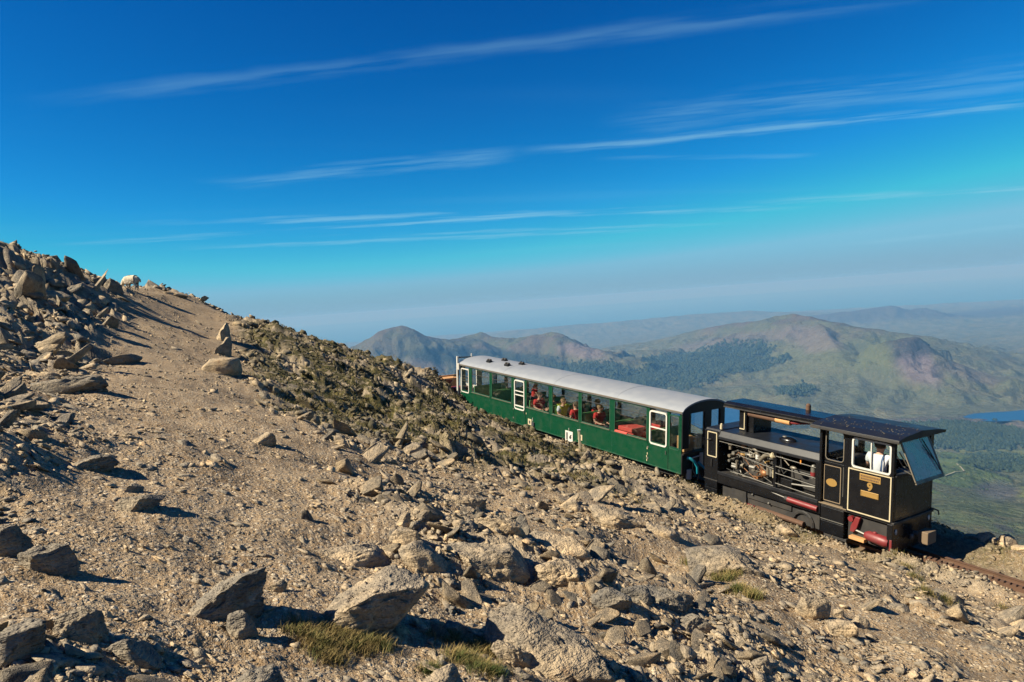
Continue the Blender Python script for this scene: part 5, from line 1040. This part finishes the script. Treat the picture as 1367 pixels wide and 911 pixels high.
# ------------------------------------------------------------------ things carried in the carriage
def local_thing(name, label, cat, M, group=None): r = empty(name, M); tag(r, label, cat, group); return r
def bundle(x0, x1, y0, y1, z0, z1, seed):
    g = np.random.RandomState(seed); k = K(); n = 5
    for i in range(3):
        za, zb = z0 + (z1 - z0) * i / 3, z0 + (z1 - z0) * (i + .92) / 3; j = g.uniform(-.03, .03, 4); k.box(x0 + j[0], x1 + j[1], y0 + j[2], y1 + j[3], za, zb)
    return k
for nm_, lb, a, m in (('folded_blanket', 'pile of folded coral-red blankets in the carriage window', (10.55, 11.25, .12, .75, .52, 1.02), M_PINK), ('folded_blanket', 'second red bundle behind the coral-red blankets', (11.15, 11.75, .9, 1.5, .52, 1.14), M_REDC)):
    r = local_thing(nm_, lb, 'blanket', MC); part('fold', r, m, bundle(*a, 5 if m == M_PINK else 8), .03)
r = local_thing('red_strap', 'coral strap lying along the carriage window sill', 'strap', MC); part('strap', r, M_PINK, bx(10.50, 11.1, -.03, .05, .803, .86), .02)
def carton(x0, x1, y0, y1, z0, z1, label):
    r = local_thing('cardboard_box', label, 'box', MC, 'boxes in the carriage end'); part('carton', r, M_CARD, bx(x0, x1, y0, y1, z0, z1), .006); part('tape', r, M_CREAM, bx(x0 - .003, x1 + .003, (y0 + y1) / 2 - .03, (y0 + y1) / 2 + .03, z1 - .1, z1 + .003)); part('paper_label', r, M_WHITE, bx(x1, x1 + .004, y0 + .1, y0 + .26, z0 + .22, z1 - .08)); return r
carton(13.1, 13.44, .22, .62, .66, 1.14, 'brown cardboard box with a white label at the end window')
part('shelf', coach, M_CAST, bx(12.98, 13.46, .08, 1.0, .60, .66))
carton(13.02, 13.30, .64, .96, .66, 1.02, 'plain brown cardboard box behind the labelled one')
r = local_thing('equipment_case', 'black equipment case in the carriage end beside the boxes', 'case', MC); part('case', r, M_DARKC, bx(13.16, 13.44, .98, 1.30, .86, 1.06), .01); part('handle', r, M_STEEL, K().tube([(13.2, 1.1, 1.06), (13.22, 1.1, 1.1), (13.38, 1.1, 1.1), (13.4, 1.1, 1.06)], .01, 6)); part('case_stand', r, M_CAST, bx(13.2, 13.40, 1.0, 1.28, .13, .86))

# ------------------------------------------------------------------ marker post and the sheep
P = hit(774, 592, ground_z, 3, 60); P = np.array(P if P is not None else fp(TC, 6, -.6, -.4)); q = at(774, 590, P[1])
r = empty('marker_post', Matrix.Translation((P[0], P[1], near_z(P[0], P[1])))); tag(r, 'short weathered white marker post among rocks beside the carriage', 'post'); part('post', r, M_CREAM, bx(-.04, .04, -.04, .04, -.2, .42), .012); part('cap', r, M_WHITE, bx(-.05, .05, -.05, .05, .42, .45), .006)
Ps = None
for yy in range(388, 405):
    Ps = hit(177, yy, ground_z, 5, 60)
    if Ps is not None: break
rs_ = empty('sheep', Matrix.Translation((Ps[0], Ps[1], near_z(Ps[0], Ps[1]) - .03)) @ Matrix.Rotation(RAD(172), 4, 'Z') @ Matrix.Scale(.84, 4)); tag(rs_, 'cream woolly sheep grazing on the skyline beside the path', 'sheep')
t = NT('wool'); nw = t.noise(22.0, 3.0, .6); M_WOOL = t.fin(t.mix(t.ramp(nw, .35, .7), (.40, .34, .25), (.56, .50, .40)), .95, 0, t.bump(nw, .03, .9), .1); M_FACE = paint('sheep_face', (.60, .54, .44), .8)
SV_ = [(0, 0, .54), (.20, 0, .56), (-.20, 0, .56), (.36, 0, .58), (.46, 0, .50), (.54, 0, .36), (.62, 0, .22), (-.34, 0, .55), (-.43, 0, .53), (.29, 0, .57)]; SE = [(0, 1), (0, 2), (1, 9), (9, 3), (3, 4), (4, 5), (5, 6), (2, 7), (7, 8)]; SR = [(.25, .25), (.25, .25), (.25, .25), (.17, .18), .12, .09, .055, (.19, .20), (.07, .09), (.22, .23)]
for x, y in ((.20, .11), (.20, -.11)): b = len(SV_); SV_ += [(x, y, .40), (x + .02, y, .22), (x, y, .03)]; SE += [(1, b), (b, b + 1), (b + 1, b + 2)]; SR += [.075, .038, .034]
for x, y in ((-.20, .11), (-.20, -.11)): b = len(SV_); SV_ += [(x + .02, y, .40), (x - .07, y, .24), (x - .03, y, .03)]; SE += [(2, b), (b, b + 1), (b + 1, b + 2)]; SR += [.09, .038, .034]
wb_ = skin_mesh('body', SV_, SE, SR, M_WOOL, rs_, 3); tx_ = bpy.data.textures.new('fleece', 'CLOUDS'); tx_.noise_scale = .07; dm_ = wb_.modifiers.new('fleece', 'DISPLACE'); dm_.texture = tx_; dm_.strength = .045; dm_.texture_coords = 'LOCAL'; part('tail', rs_, M_WOOL, K().tube([(-.42, 0, .58), (-.48, 0, .52), (-.49, 0, .40)], [.05, .045, .03], 8), 0, True); part('head', rs_, M_FACE, K().ball((.60, 0, .25), (.10, .07, .08)).ball((.67, 0, .18), (.06, .045, .05)), 0, True)
for s in (-1, 1): part('ear', rs_, M_FACE, K().ball((.53, .10 * s, .33), (.03, .07, .02)), 0, True)
part('blue_mark', rs_, M_BLUEC, K().ball((.10, .0, .80), (.09, .07, .02)), 0, True)
